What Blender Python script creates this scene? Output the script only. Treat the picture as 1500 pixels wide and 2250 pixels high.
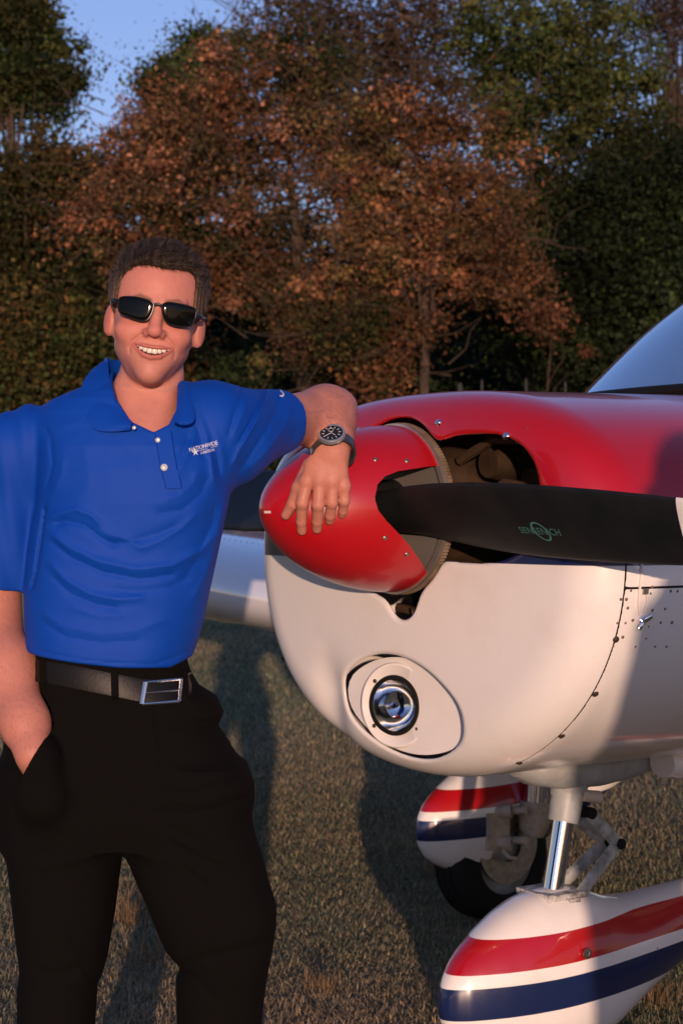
import bpy, math, random
import numpy as np
from mathutils import Matrix, Vector

for o in list(bpy.data.objects):
    bpy.data.objects.remove(o, do_unlink=True)
SC = bpy.context.scene
COL = SC.collection
RNG = np.random.default_rng(7)
random.seed(7)

# ------------------------------------------------------------------ camera
FPX, CX, CY, CAMH = 4000.0, 750.0, 1125.0, 1.25      # focal length in photo pixels (1500 x 2250)
cam = bpy.data.cameras.new('camera')
cam_o = bpy.data.objects.new('camera', cam); COL.objects.link(cam_o)
cam_o.location = (0, 0, CAMH); cam_o.rotation_euler = (math.radians(90), 0, 0)
cam.sensor_fit = 'VERTICAL'; cam.sensor_height = 22.2; cam.sensor_width = 14.8
cam.lens = FPX / 2250.0 * 22.2
cam.clip_start = 0.05; cam.clip_end = 2000
cam.dof.use_dof = True; cam.dof.focus_distance = 3.05; cam.dof.aperture_fstop = 6.3
SC.camera = cam_o

# ------------------------------------------------------------------ light
SUN_AZ, SUN_EL = math.radians(2), math.radians(5.0)   # azimuth: to the right of straight behind the camera
world = bpy.data.worlds.new('World'); SC.world = world; world.use_nodes = True
wn = world.node_tree.nodes; wl = world.node_tree.links
wn.clear()
sky = wn.new('ShaderNodeTexSky'); sky.sky_type = 'NISHITA'; sky.sun_disc = False
sky.sun_elevation = SUN_EL; sky.sun_rotation = math.pi - SUN_AZ
sky.air_density = 1.0; sky.dust_density = 0.1; sky.ozone_density = 2.8
bg = wn.new('ShaderNodeBackground'); bg.inputs[1].default_value = 0.15
wo = wn.new('ShaderNodeOutputWorld')
tint = wn.new('ShaderNodeMix'); tint.data_type = 'RGBA'; tint.blend_type = 'MULTIPLY'   # the camera's dusk white balance, over the whole sky alike
tint.inputs['Factor'].default_value = 1.0; tint.inputs['B'].default_value = (0.92, 0.67, 0.82, 1)
wl.new(sky.outputs[0], tint.inputs['A']); wl.new(tint.outputs['Result'], bg.inputs[0]); wl.new(bg.outputs[0], wo.inputs[0])
sun = bpy.data.lights.new('sun', 'SUN'); sun.energy = 2.0; sun.angle = math.radians(0.5); sun.color = (1.0, 0.66, 0.48)
sun_o = bpy.data.objects.new('sun', sun); COL.objects.link(sun_o)
sdir = Vector((math.sin(SUN_AZ)*math.cos(SUN_EL), -math.cos(SUN_AZ)*math.cos(SUN_EL), math.sin(SUN_EL)))
sun_o.rotation_euler = sdir.to_track_quat('Z', 'Y').to_euler(); sun_o.location = (6, -8, 6)
SC.view_settings.view_transform = 'Standard'; SC.view_settings.look = 'None'
SC.view_settings.gamma = 1.0; SC.view_settings.exposure = 1.05; SC.view_settings.use_curve_mapping = False
SC.render.film_transparent = False
SC.cycles.max_bounces = 8; SC.cycles.transparent_max_bounces = 8

# ------------------------------------------------------------------ helpers
def P(px, py, d):
    """a point of the place: seen along this direction, d metres away"""
    return np.array([(px-CX)/FPX*d, d, CAMH+(CY-py)/FPX*d])

def ZP(py, d): return CAMH+(CY-py)/FPX*d
def XP(px, d): return (px-CX)/FPX*d

def props(o, label=None, cat=None, group=None, kind=None):
    if label: o['label'] = label
    if cat: o['category'] = cat
    if group: o['group'] = group
    if kind: o['kind'] = kind
    return o

def empty(name, loc=(0, 0, 0), rz=0.0):
    o = bpy.data.objects.new(name, None); COL.objects.link(o)
    o.location = loc; o.rotation_euler = (0, 0, rz); o.empty_display_size = 0.1
    return o

def mesh_obj(name, v, f, mat=None, parent=None, smooth=True, normals=None, colors=None, keep_world=False):
    v = np.asarray(v, dtype=np.float64)
    me = bpy.data.meshes.new(name)
    if isinstance(f, np.ndarray):
        nf, k = f.shape
        me.vertices.add(len(v)); me.vertices.foreach_set('co', v.astype(np.float32).ravel())
        me.loops.add(nf*k); me.loops.foreach_set('vertex_index', f.astype(np.int32).ravel())
        me.polygons.add(nf)
        me.polygons.foreach_set('loop_start', (np.arange(nf)*k).astype(np.int32))
        me.polygons.foreach_set('loop_total', np.full(nf, k, np.int32))
        me.update(calc_edges=True); me.validate()
    else:
        me.from_pydata([tuple(p) for p in v], [], [tuple(q) for q in f]); me.update()
    if smooth is True:
        me.polygons.foreach_set('use_smooth', np.ones(len(me.polygons), bool))
    elif smooth:
        me.polygons.foreach_set('use_smooth', np.ones(len(me.polygons), bool))
        me.set_sharp_from_angle(angle=math.radians(smooth))
    if normals is not None:
        me.normals_split_custom_set_from_vertices([tuple(n) for n in normals])
    if colors is not None:
        ca = me.color_attributes.new('Col', 'FLOAT_COLOR', 'POINT')
        c4 = np.ones((len(v), 4), np.float32); c4[:, :3] = colors
        ca.data.foreach_set('color', c4.ravel())
    if mat: me.materials.append(mat)
    o = bpy.data.objects.new(name, me); COL.objects.link(o)
    if parent is not None: o.parent = parent
    return o

def share(src, parent, name=None, loc=None, mat4=None):
    c = src.copy(); COL.objects.link(c); c.parent = parent
    if mat4 is not None: c.matrix_local = mat4
    elif loc is not None: c.location = loc
    return c

class MB:
    """collects shapes for one mesh"""
    def __init__(s): s.v = []; s.f = []; s.n = 0
    def add(s, v, f):
        v = np.asarray(v, float)
        s.v.append(v); s.f += [tuple(i+s.n for i in q) for q in f]; s.n += len(v); return s
    def box(s, lo, hi):
        x0, y0, z0 = lo; x1, y1, z1 = hi
        return s.add([(x0,y0,z0),(x1,y0,z0),(x1,y1,z0),(x0,y1,z0),(x0,y0,z1),(x1,y0,z1),(x1,y1,z1),(x0,y1,z1)],
              [(0,3,2,1),(4,5,6,7),(0,1,5,4),(1,2,6,5),(2,3,7,6),(3,0,4,7)])
    def tube(s, pts, rad, n=12, cap=True, flat=None):
        v, f = tube(pts, rad, n, cap, flat); return s.add(v, f)
    def rings(s, R, cap=True, closed=True):
        v, f = rings(R, cap, closed); return s.add(v, f)
    def build(s, name, mat, parent=None, smooth=40, **k):
        return mesh_obj(name, np.concatenate(s.v), s.f, mat, parent, smooth, **k)

def rings(R, cap=True, closed=True):
    R = np.asarray(R, float); S, n, _ = R.shape
    f = []
    m = n if closed else n-1
    for i in range(S-1):
        for j in range(m):
            k = (j+1) % n
            f.append((i*n+j, i*n+k, (i+1)*n+k, (i+1)*n+j))
    if cap:
        f.append(tuple(range(n))[::-1]); f.append(tuple((S-1)*n+j for j in range(n)))
    return R.reshape(-1, 3), f

def tube(pts, rad, n=12, cap=True, flat=None):
    pts = np.asarray(pts, float); m = len(pts)
    rad = np.broadcast_to(np.asarray(rad, float), (m,))
    T = np.gradient(pts, axis=0); T /= np.linalg.norm(T, axis=1)[:, None]+1e-12
    up = np.array([0, 0, 1.0]) if abs(T[0][2]) < 0.9 else np.array([0, 1.0, 0])
    R = []
    a = np.arange(n)/n*2*math.pi
    u = np.cross(up, T[0]); u /= np.linalg.norm(u)
    for i in range(m):
        u = u-T[i]*np.dot(u, T[i]); u /= np.linalg.norm(u)
        w = np.cross(T[i], u)
        fl = 1.0 if flat is None else flat
        R.append(pts[i]+rad[i]*(np.cos(a)[:, None]*u+fl*np.sin(a)[:, None]*w))
    return rings(R, cap)

def circle(c, r, n, ax='y'):
    a = np.arange(n)/n*2*math.pi
    z = np.zeros(n)
    if ax == 'y': p = np.stack([np.cos(a)*r, z, np.sin(a)*r], 1)
    elif ax == 'x': p = np.stack([z, np.cos(a)*r, np.sin(a)*r], 1)
    else: p = np.stack([np.cos(a)*r, np.sin(a)*r, z], 1)
    return p+np.asarray(c)

def lathe(prof, n=32, ax='y', c=(0, 0, 0)):
    """prof: list of (axial, radius)"""
    R = []
    for t, r in prof:
        cc = np.array(c, float)
        cc['xyz'.index(ax)] += t
        R.append(circle(cc, max(r, 1e-5), n, ax))
    return np.array(R)

# ---- signed distance fields -> meshes
def smin(a, b, k):
    h = np.clip(0.5+0.5*(b-a)/k, 0, 1)
    return b+(a-b)*h-k*h*(1-h)
def smax(a, b, k): return -smin(-a, -b, k)
def ell(p, c, r):
    q = p-np.asarray(c); r = np.asarray(r, float)
    k0 = np.linalg.norm(q/r, axis=1); k1 = np.linalg.norm(q/(r*r), axis=1)+1e-9
    return k0*(k0-1)/k1
def sph(p, c, r): return np.linalg.norm(p-np.asarray(c), axis=1)-r
def cone(p, a, b, ra, rb):
    a = np.asarray(a, float); b = np.asarray(b, float)
    ba = b-a; q = p-a
    t = np.clip(q@ba/(ba@ba), 0, 1)
    return np.linalg.norm(q-t[:, None]*ba, axis=1)-(ra+(rb-ra)*t)
def chain(p, pts, rs, k=0.0):
    d = None
    for i in range(len(pts)-1):
        e = cone(p, pts[i], pts[i+1], rs[i], rs[i+1])
        d = e if d is None else (smin(d, e, k) if k else np.minimum(d, e))
    return d
def polydist(x, y, pts):
    """unsigned distance to an open polyline in 2D"""
    d = np.full(len(x), 1e9)
    for (x0, y0), (x1, y1) in zip(pts[:-1], pts[1:]):
        ex, ey = x1-x0, y1-y0
        t = np.clip(((x-x0)*ex+(y-y0)*ey)/(ex*ex+ey*ey+1e-12), 0, 1)
        d = np.minimum(d, np.hypot(x-x0-t*ex, y-y0-t*ey))
    return d
def polysdf(x, y, pts):
    d = polydist(x, y, list(pts)+[pts[0]])
    ins = np.zeros(len(x), bool)
    n = len(pts)
    for i in range(n):
        x0, y0 = pts[i]; x1, y1 = pts[(i+1) % n]
        if y0 == y1: continue
        c = ((y0 > y) != (y1 > y)) & (x < (x1-x0)*(y-y0)/(y1-y0)+x0)
        ins ^= c
    return np.where(ins, -d, d)

_sw = np.random.default_rng(3)
_SD = _sw.normal(size=(24, 3)); _SD /= np.linalg.norm(_SD, axis=1)[:, None]; _SP = _sw.uniform(0, 6.28, 24)
def wav(p, freq, seed=0, n=6):
    """smooth noise about -1..1"""
    o = np.zeros(len(p))
    for i in range(n):
        j = (i+seed*5) % 24
        o += np.sin(p@_SD[j]*freq*(0.7+0.12*i)+_SP[j]+1.7*np.sin(p@_SD[(j+7) % 24]*freq*0.6+_SP[(j+3) % 24]))
    return o/n

def sdf_mesh(f, lo, hi, h, B=8, proj=2, slack=1.25, crease=None):
    lo = np.asarray(lo, float); hi = np.asarray(hi, float)
    nb = np.ceil((hi-lo)/(h*B)).astype(int)
    I = np.stack(np.meshgrid(*[np.arange(k) for k in nb], indexing='ij'), -1).reshape(-1, 3)
    d = f(lo+(I+0.5)*B*h)
    I = I[np.abs(d) < slack*B*h*0.87]
    r = np.arange(B+1)
    off = np.stack(np.meshgrid(r, r, r, indexing='ij'), -1).reshape(-1, 3)
    V = []
    for s in range(0, len(I), 600):
        g = (I[s:s+600, None, :]*B+off[None]).reshape(-1, 3)
        V.append(f(lo+g*h).reshape(-1, B+1, B+1, B+1))
    V = np.concatenate(V)
    N = nb*B
    def gid(c): return c[..., 0]+N[0]*(c[..., 1]+N[1]*c[..., 2].astype(np.int64))
    sg = V < 0
    cnt = np.zeros((len(V), B, B, B), np.int8)
    for dx in (0, 1):
        for dy in (0, 1):
            for dz in (0, 1):
                cnt += sg[:, dx:dx+B, dy:dy+B, dz:dz+B]
    bi, ci, cj, ck = np.nonzero((cnt > 0) & (cnt < 8))
    loc = np.stack([ci, cj, ck], 1)
    cell = I[bi]*B+loc
    acc = np.zeros((len(bi), 3)); n_ = np.zeros(len(bi))
    for ax in range(3):
        o1, o2 = [k for k in range(3) if k != ax]
        for u in (0, 1):
            for w in (0, 1):
                e0 = np.zeros(3, int); e0[o1] = u; e0[o2] = w
                e1 = e0.copy(); e1[ax] = 1
                a = V[bi, ci+e0[0], cj+e0[1], ck+e0[2]]; b = V[bi, ci+e1[0], cj+e1[1], ck+e1[2]]
                m = (a < 0) != (b < 0)
                t = np.where(m, a/np.where(m, a-b, 1), 0)
                pt = np.broadcast_to(e0.astype(float), (len(bi), 3)).copy(); pt[:, ax] = t
                acc += pt*m[:, None]; n_ += m
    vert = lo+(cell+acc/n_[:, None])*h
    ids = gid(cell); order = np.argsort(ids); ids = ids[order]; vert = vert[order]
    F = []
    for ax in range(3):
        A = V[:, :B, :B, :B]
        sl = [slice(0, B)]*3; sl[ax] = slice(1, B+1)
        Bv = V[(slice(None),)+tuple(sl)]
        b_, i_, j_, k_ = np.nonzero((A < 0) != (Bv < 0))
        base = I[b_]*B+np.stack([i_, j_, k_], 1)
        inside = A[b_, i_, j_, k_] < 0
        o1, o2 = [(1, 2), (2, 0), (0, 1)][ax]
        q = []
        for du, dw in ((-1, -1), (0, -1), (0, 0), (-1, 0)):
            c = base.copy(); c[:, o1] += du; c[:, o2] += dw
            g = gid(c); g[(c < 0).any(1)] = -1
            pos = np.clip(np.searchsorted(ids, g), 0, len(ids)-1)
            q.append(np.where(ids[pos] == g, pos, -1))
        q = np.stack(q, 1)
        q = np.where(inside[:, None], q, q[:, ::-1])
        F.append(q[(q >= 0).all(1)])
    F = np.concatenate(F)
    nrm = None
    e = h*0.35
    for it in range(proj+1):
        g = np.stack([f(vert+np.eye(3)[k]*e)-f(vert-np.eye(3)[k]*e) for k in range(3)], 1)/(2*e)
        gl = np.linalg.norm(g, axis=1)[:, None]+1e-9
        nrm = g/gl
        if it < proj:
            st = np.clip(f(vert)/gl[:, 0], -0.6*h, 0.6*h)
            vert = vert-st[:, None]*nrm
    if crease:
        A, Bf = crease
        def grad(fn, v): return np.stack([fn(v+np.eye(3)[k]*e)-fn(v-np.eye(3)[k]*e) for k in range(3)], 1)/(2*e)
        m = (np.abs(A(vert)) < 0.75*h) & (np.abs(Bf(vert)) < 0.75*h)
        q = vert[m].copy()
        for _ in range(5):
            for fn in (Bf, A):
                g = grad(fn, q); q -= (np.clip(fn(q), -h, h)/(np.linalg.norm(g, axis=1)**2+1e-6))[:, None]*g
        ok = np.linalg.norm(q-vert[m], axis=1) < 1.5*h
        vm = vert[m]; vm[ok] = q[ok]; vert[m] = vm
        g = grad(A, vert[m]); nm_ = nrm[m]; nm_[ok] = (g/(np.linalg.norm(g, axis=1)[:, None]+1e-9))[ok]; nrm[m] = nm_
    return vert, F, nrm

# ------------------------------------------------------------------ materials
MATS = {}
def mat(name, color=(0.5, 0.5, 0.5), rough=0.5, metal=0.0, spec=0.5, coat=0.0, coat_rough=0.03, bump=0.0, bump_scale=50.0,
        vary=0.0, vary_scale=3.0, vary_col=None, attr=None, sss=0.0, sheen=0.0, trans=0.0, ior=1.45, rough_vary=0.0, stretch=None):
    m = bpy.data.materials.new(name); m.use_nodes = True
    nt = m.node_tree; N = nt.nodes; L = nt.links
    b = N['Principled BSDF']
    b.inputs['Base Color'].default_value = (*color, 1)
    b.inputs['Roughness'].default_value = rough; b.inputs['Metallic'].default_value = metal
    b.inputs['Specular IOR Level'].default_value = spec
    b.inputs['Coat Weight'].default_value = coat; b.inputs['Coat Roughness'].default_value = coat_rough
    b.inputs['IOR'].default_value = ior
    if trans: b.inputs['Transmission Weight'].default_value = trans
    if sheen: b.inputs['Sheen Weight'].default_value = sheen
    if sss:
        b.inputs['Subsurface Weight'].default_value = sss
        b.inputs['Subsurface Radius'].default_value = (0.012, 0.004, 0.002); b.inputs['Subsurface Scale'].default_value = 0.6
    tc = N.new('ShaderNodeTexCoord')
    src = tc.outputs['Object']
    if stretch:
        mp = N.new('ShaderNodeMapping'); mp.inputs['Scale'].default_value = stretch
        L.new(src, mp.inputs[0]); src = mp.outputs[0]
    colout = None
    if attr:
        at = N.new('ShaderNodeAttribute'); at.attribute_name = attr; colout = at.outputs['Color']
    if vary:
        nz = N.new('ShaderNodeTexNoise'); nz.inputs['Scale'].default_value = vary_scale; nz.inputs['Detail'].default_value = 6
        nz.inputs['Roughness'].default_value = 0.65
        L.new(src, nz.inputs['Vector'])
        mr = N.new('ShaderNodeMapRange'); mr.inputs[1].default_value = 0.35; mr.inputs[2].default_value = 0.7
        mr.inputs[3].default_value = 0; mr.inputs[4].default_value = vary
        L.new(nz.outputs['Fac'], mr.inputs[0])
        mx = N.new('ShaderNodeMix'); mx.data_type = 'RGBA'
        L.new(mr.outputs[0], mx.inputs['Factor'])
        if colout: L.new(colout, mx.inputs['A'])
        else: mx.inputs['A'].default_value = (*color, 1)
        mx.inputs['B'].default_value = (*(vary_col or tuple(c*0.4 for c in color)), 1)
        colout = mx.outputs['Result']
    if colout: L.new(colout, b.inputs['Base Color'])
    if bump:
        nb_ = N.new('ShaderNodeTexNoise'); nb_.inputs['Scale'].default_value = bump_scale; nb_.inputs['Detail'].default_value = 4
        L.new(src, nb_.inputs['Vector'])
        bp = N.new('ShaderNodeBump'); bp.inputs['Strength'].default_value = bump; bp.inputs['Distance'].default_value = 0.003
        L.new(nb_.outputs['Fac'], bp.inputs['Height']); L.new(bp.outputs[0], b.inputs['Normal'])
    if rough_vary:
        nr = N.new('ShaderNodeTexNoise'); nr.inputs['Scale'].default_value = 9; nr.inputs['Detail'].default_value = 5
        L.new(src, nr.inputs['Vector'])
        m2 = N.new('ShaderNodeMapRange'); m2.inputs[1].default_value = 0.3; m2.inputs[2].default_value = 0.7
        m2.inputs[3].default_value = max(0, rough-rough_vary); m2.inputs[4].default_value = rough+rough_vary
        L.new(nr.outputs['Fac'], m2.inputs[0]); L.new(m2.outputs[0], b.inputs['Roughness'])
    MATS[name] = m
    return m

WHITE, RED, NAVY = (0.80, 0.77, 0.73), (0.38, 0.005, 0.010), (0.008, 0.018, 0.075)
def paint_stripes(name, bands, axis='Z', slope=0.0, coat=0.6, rough=0.3, dirt=0.25):
    """aircraft paint: bands = [(height, colour), ...] going up, colour applies above that height"""
    m = mat(name, WHITE, rough=rough, coat=coat, coat_rough=0.06)
    nt = m.node_tree; N = nt.nodes; L = nt.links; b = N['Principled BSDF']
    tc = N.new('ShaderNodeTexCoord'); sx = N.new('ShaderNodeSeparateXYZ'); L.new(tc.outputs['Object'], sx.inputs[0])
    ma = N.new('ShaderNodeMath'); ma.operation = 'MULTIPLY_ADD'
    L.new(sx.outputs['Y'], ma.inputs[0]); ma.inputs[1].default_value = slope; L.new(sx.outputs['Z'], ma.inputs[2])
    cur = None
    for hgt, c in bands:
        if cur is None:
            rgb = N.new('ShaderNodeRGB'); rgb.outputs[0].default_value = (*c, 1); cur = rgb.outputs[0]; continue
        mr = N.new('ShaderNodeMapRange'); mr.inputs[1].default_value = hgt-0.0006; mr.inputs[2].default_value = hgt+0.0006
        L.new(ma.outputs[0], mr.inputs[0])
        mx = N.new('ShaderNodeMix'); mx.data_type = 'RGBA'; L.new(mr.outputs[0], mx.inputs['Factor'])
        L.new(cur, mx.inputs['A']); mx.inputs['B'].default_value = (*c, 1); cur = mx.outputs['Result']
    # grime and small chips
    nz = N.new('ShaderNodeTexNoise'); nz.inputs['Scale'].default_value = 5; nz.inputs['Detail'].default_value = 8; nz.inputs['Roughness'].default_value = 0.7
    L.new(tc.outputs['Object'], nz.inputs['Vector'])
    mr = N.new('ShaderNodeMapRange'); mr.inputs[1].default_value = 0.5; mr.inputs[2].default_value = 0.75; mr.inputs[4].default_value = dirt
    L.new(nz.outputs['Fac'], mr.inputs[0])
    mx = N.new('ShaderNodeMix'); mx.data_type = 'RGBA'; mx.blend_type = 'MULTIPLY'; L.new(mr.outputs[0], mx.inputs['Factor'])
    L.new(cur, mx.inputs['A']); mx.inputs['B'].default_value = (0.62, 0.5, 0.4, 1); cur = mx.outputs['Result']
    vo = N.new('ShaderNodeTexVoronoi'); vo.inputs['Scale'].default_value = 11; vo.inputs['Randomness'].default_value = 1
    L.new(tc.outputs['Object'], vo.inputs['Vector'])
    m3 = N.new('ShaderNodeMapRange'); m3.inputs[1].default_value = 0.014; m3.inputs[2].default_value = 0.028; m3.inputs[3].default_value = 1; m3.inputs[4].default_value = 0
    L.new(vo.outputs['Distance'], m3.inputs[0])
    gt = N.new('ShaderNodeMath'); gt.operation = 'GREATER_THAN'; gt.inputs[1].default_value = 0.7
    sp = N.new('ShaderNodeSeparateColor'); L.new(vo.outputs['Color'], sp.inputs[0]); L.new(sp.outputs[0], gt.inputs[0])
    mu = N.new('ShaderNodeMath'); mu.operation = 'MULTIPLY'; L.new(m3.outputs[0], mu.inputs[0]); L.new(gt.outputs[0], mu.inputs[1])
    m4 = N.new('ShaderNodeMix'); m4.data_type = 'RGBA'; L.new(mu.outputs[0], m4.inputs['Factor'])
    L.new(cur, m4.inputs['A']); m4.inputs['B'].default_value = (0.12, 0.06, 0.045, 1)
    L.new(m4.outputs['Result'], b.inputs['Base Color'])
    return m
# ------------------------------------------------------------------ ground
def ground_mat():
    m = mat('field_soil', (0.1, 0.08, 0.05), rough=0.95, spec=0.1, bump=1.0, bump_scale=30)
    nt = m.node_tree; N = nt.nodes; L = nt.links; b = N['Principled BSDF']
    tc = N.new('ShaderNodeTexCoord')
    n1 = N.new('ShaderNodeTexNoise'); n1.inputs['Scale'].default_value = 1.1; n1.inputs['Detail'].default_value = 8; n1.inputs['Roughness'].default_value = 0.7
    n2 = N.new('ShaderNodeTexNoise'); n2.inputs['Scale'].default_value = 40; n2.inputs['Detail'].default_value = 6
    L.new(tc.outputs['Object'], n1.inputs['Vector']); L.new(tc.outputs['Object'], n2.inputs['Vector'])
    cr = N.new('ShaderNodeValToRGB'); e = cr.color_ramp.elements
    e[0].position = 0.36; e[0].color = (0.13, 0.14, 0.085, 1); e[1].position = 0.66; e[1].color = (0.30, 0.23, 0.15, 1)
    L.new(n1.outputs['Fac'], cr.inputs[0])
    mx = N.new('ShaderNodeMix'); mx.data_type = 'RGBA'; mx.blend_type = 'MULTIPLY'; mx.inputs['Factor'].default_value = 0.8
    mr = N.new('ShaderNodeMapRange'); mr.inputs[1].default_value = 0.3; mr.inputs[2].default_value = 0.7; mr.inputs[3].default_value = 0.55; mr.inputs[4].default_value = 1.3
    L.new(n2.outputs['Fac'], mr.inputs[0]); L.new(cr.outputs[0], mx.inputs['A']); L.new(mr.outputs[0], mx.inputs['B'])
    L.new(mx.outputs['Result'], b.inputs['Base Color'])
    return m
g = np.concatenate([np.linspace(-900, -40, 8), np.linspace(-30, 40, 60), np.linspace(60, 900, 8)])
GX, GY = np.meshgrid(g, g, indexing='ij')
def ground_z(x, y):
    q = np.stack([x, y, 0*x], -1).reshape(-1, 3)
    return (0.012*wav(q, 1.3, 1)+0.02*wav(q, 0.35, 2)).reshape(np.shape(x))*np.clip((np.hypot(x, y-3)-3)/6, 0, 1)
gv = np.stack([GX, GY, ground_z(GX, GY)], -1).reshape(-1, 3)
n_ = len(g); ii, jj = np.meshgrid(np.arange(n_-1), np.arange(n_-1), indexing='ij')
gf = np.stack([ii*n_+jj, (ii+1)*n_+jj, (ii+1)*n_+jj+1, ii*n_+jj+1], -1).reshape(-1, 4)
ground = mesh_obj('ground', gv, gf, ground_mat()); props(ground, kind='structure')
# ------------------------------------------------------------------ airplane
PHI = math.radians(54); SPH, CPH = math.sin(PHI), math.cos(PHI)
BASE = P(862, 1118, 3.45); ZA = BASE[2]          # centre of the spinner's back plate, height of the thrust line
plane = empty('light_airplane', (BASE[0], BASE[1], 0), -PHI)   # local axes: x to port, y aft, z up
props(plane, 'red, white and navy single-engine light airplane, its spinner under the man\'s arm', 'airplane')
def to_plane(w):
    """world -> airplane coordinates"""
    w = np.atleast_2d(w); x = w[:, 0]-BASE[0]; y = w[:, 1]-BASE[1]
    return np.stack([x*CPH-y*SPH, x*SPH+y*CPH, w[:, 2]], 1)
def to_world(q):
    q = np.atleast_2d(q)
    return np.stack([BASE[0]+q[:, 0]*CPH+q[:, 1]*SPH, BASE[1]-q[:, 0]*SPH+q[:, 1]*CPH, q[:, 2]], 1)

M_COWL = paint_stripes('cowl_paint', [(0, WHITE), (ZA-0.097, NAVY), (ZA-0.04, WHITE), (ZA-0.026, RED)], coat=0.7, rough=0.28, dirt=0.22)
M_PANT = paint_stripes('fairing_paint', [(0, WHITE), (0.262, NAVY), (0.322, WHITE), (0.347, RED), (0.406, WHITE)], slope=-0.045, coat=0.7, rough=0.28, dirt=0.3)
M_WHITE = mat('white_paint', WHITE, rough=0.3, coat=0.5, vary=0.25, vary_scale=6, vary_col=(0.5, 0.44, 0.38))
M_RED = mat('red_paint', RED, rough=0.33, coat=0.45, coat_rough=0.12, vary=0.3, vary_scale=8, vary_col=(0.33, 0.004, 0.01))
M_BLADE = mat('blade_black', (0.006, 0.0075, 0.0085), rough=0.5, spec=0.4, bump=0.05, bump_scale=120, vary=0.4, vary_scale=12, vary_col=(0.022, 0.02, 0.018))
M_STEEL = mat('steel', (0.55, 0.5, 0.45), rough=0.35, metal=1.0, vary=0.6, vary_scale=40, vary_col=(0.16, 0.1, 0.06))
M_CHROME = mat('chrome', (0.75, 0.75, 0.76), rough=0.08, metal=1.0)
M_BLACK = mat('flat_black', (0.008, 0.007, 0.006), rough=0.7, spec=0.2)
M_RUBBER = mat('tyre_rubber', (0.014, 0.013, 0.012), rough=0.8, spec=0.2, bump=0.3, bump_scale=60)
M_GREYP = mat('grey_paint', (0.34, 0.37, 0.37), rough=0.45, vary=0.5, vary_scale=20, vary_col=(0.16, 0.15, 0.13))
M_ENGINE = mat('engine_baffle', (0.075, 0.045, 0.025), rough=0.45, metal=0.35, vary=0.9, vary_scale=14, vary_col=(0.02, 0.014, 0.01), bump=0.5, bump_scale=60)
M_GREEN = mat('primer_green', (0.33, 0.38, 0.10), rough=0.6)

# ---- cowling
def cowl_raw(p):
    l, a, z = p[:, 0], p[:, 1], p[:, 2]-ZA
    t = np.clip(a/0.9, 0, 1)
    W = 0.535+0.012*t
    zc = -0.08
    top = 0.222+0.02*t-0.04*np.clip((a-0.8)/0.5, 0, 1)
    bot = -0.512
    dz = z-zc
    H = np.where(dz > 0, top-zc, zc-bot)
    n = np.where(dz > 0, 2.6, 2.08)
    g = ((np.abs(l)/W)**n+(np.abs(dz)/H)**n+1e-9)**(1/n)
    rad = np.hypot(l, dz)+1e-6
    d2 = np.clip((g-1)*rad/np.maximum(g, 0.15), -0.3, 2)
    lo = np.clip((-z-0.30)/0.2, 0, 1.3)
    face = 0.0+0.10*l*l+0.02*lo*lo+0.10*np.clip(z-0.1, 0, 1)-a
    return smax(d2, face, 0.10)
def sup(x, y, cx, cy, rx, ry, n):
    g = ((np.abs(x-cx)/rx)**n+(np.abs(y-cy)/ry)**n+1e-9)**(1/n)
    return (g-1)*min(rx, ry)
EYE_L, EYE_Z = 0.009, -0.374
def eye2(l, z, grow=0.0):
    u = l-EYE_L; w = z-EYE_Z+0.08*u
    r1 = np.hypot(u, w+0.177)-0.272; r2 = np.hypot(u, w-0.177)-0.272
    return smax(r1, r2, 0.07)-grow
def openings(l, z):
    o = np.hypot(l, z)-0.172
    sl = smax(np.abs(l-0.028)-0.042, -(z+0.165), 0.001)
    sl = np.minimum(np.hypot(l-0.028, z+0.166)-0.042, np.maximum(np.abs(l-0.028)-0.042, np.maximum(-(z+0.166), z)))
    o = smin(o, sl, 0.03)
    for s in (1, -1):
        o = smin(o, sup(l, z, s*0.225, 0.018, 0.165, 0.115, 2.5), 0.02)
    return o
def cowl_shell(p):
    l, a, z = p[:, 0], p[:, 1], p[:, 2]-ZA
    d = cowl_raw(p)
    # shallow dished run-in beside the landing light
    d = d+0.016*np.exp(-((l+0.215)/0.05)**2-((z-EYE_Z)/0.07)**2)*(a < 0.3)
    s = np.maximum(d, -(d+0.011))
    front = np.maximum(openings(l, z), a-0.30)
    s = smax(s, -front, 0.010)
    ey = np.maximum(eye2(l, z), a-0.2)
    s = smax(s, -ey, 0.012)
    # exit tunnel for the nose gear, open back
    s = np.maximum(s, a-1.03)
    return s
SEAM_A, SEAM_Z = 0.088, -0.135
G = 0.0021
def cut_bowl(p): return np.maximum(p[:, 1]-(SEAM_A-G), (p[:, 2]-ZA)-(-0.02))
def cut_low(p): return np.maximum(SEAM_A+G-p[:, 1], (p[:, 2]-ZA)-(SEAM_Z-G))
def cut_up(p):
    z = p[:, 2]-ZA
    return np.minimum(np.maximum(SEAM_A+G-p[:, 1], SEAM_Z+G-z), np.maximum(p[:, 1]-SEAM_A-0.06, -0.02-z))
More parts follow.
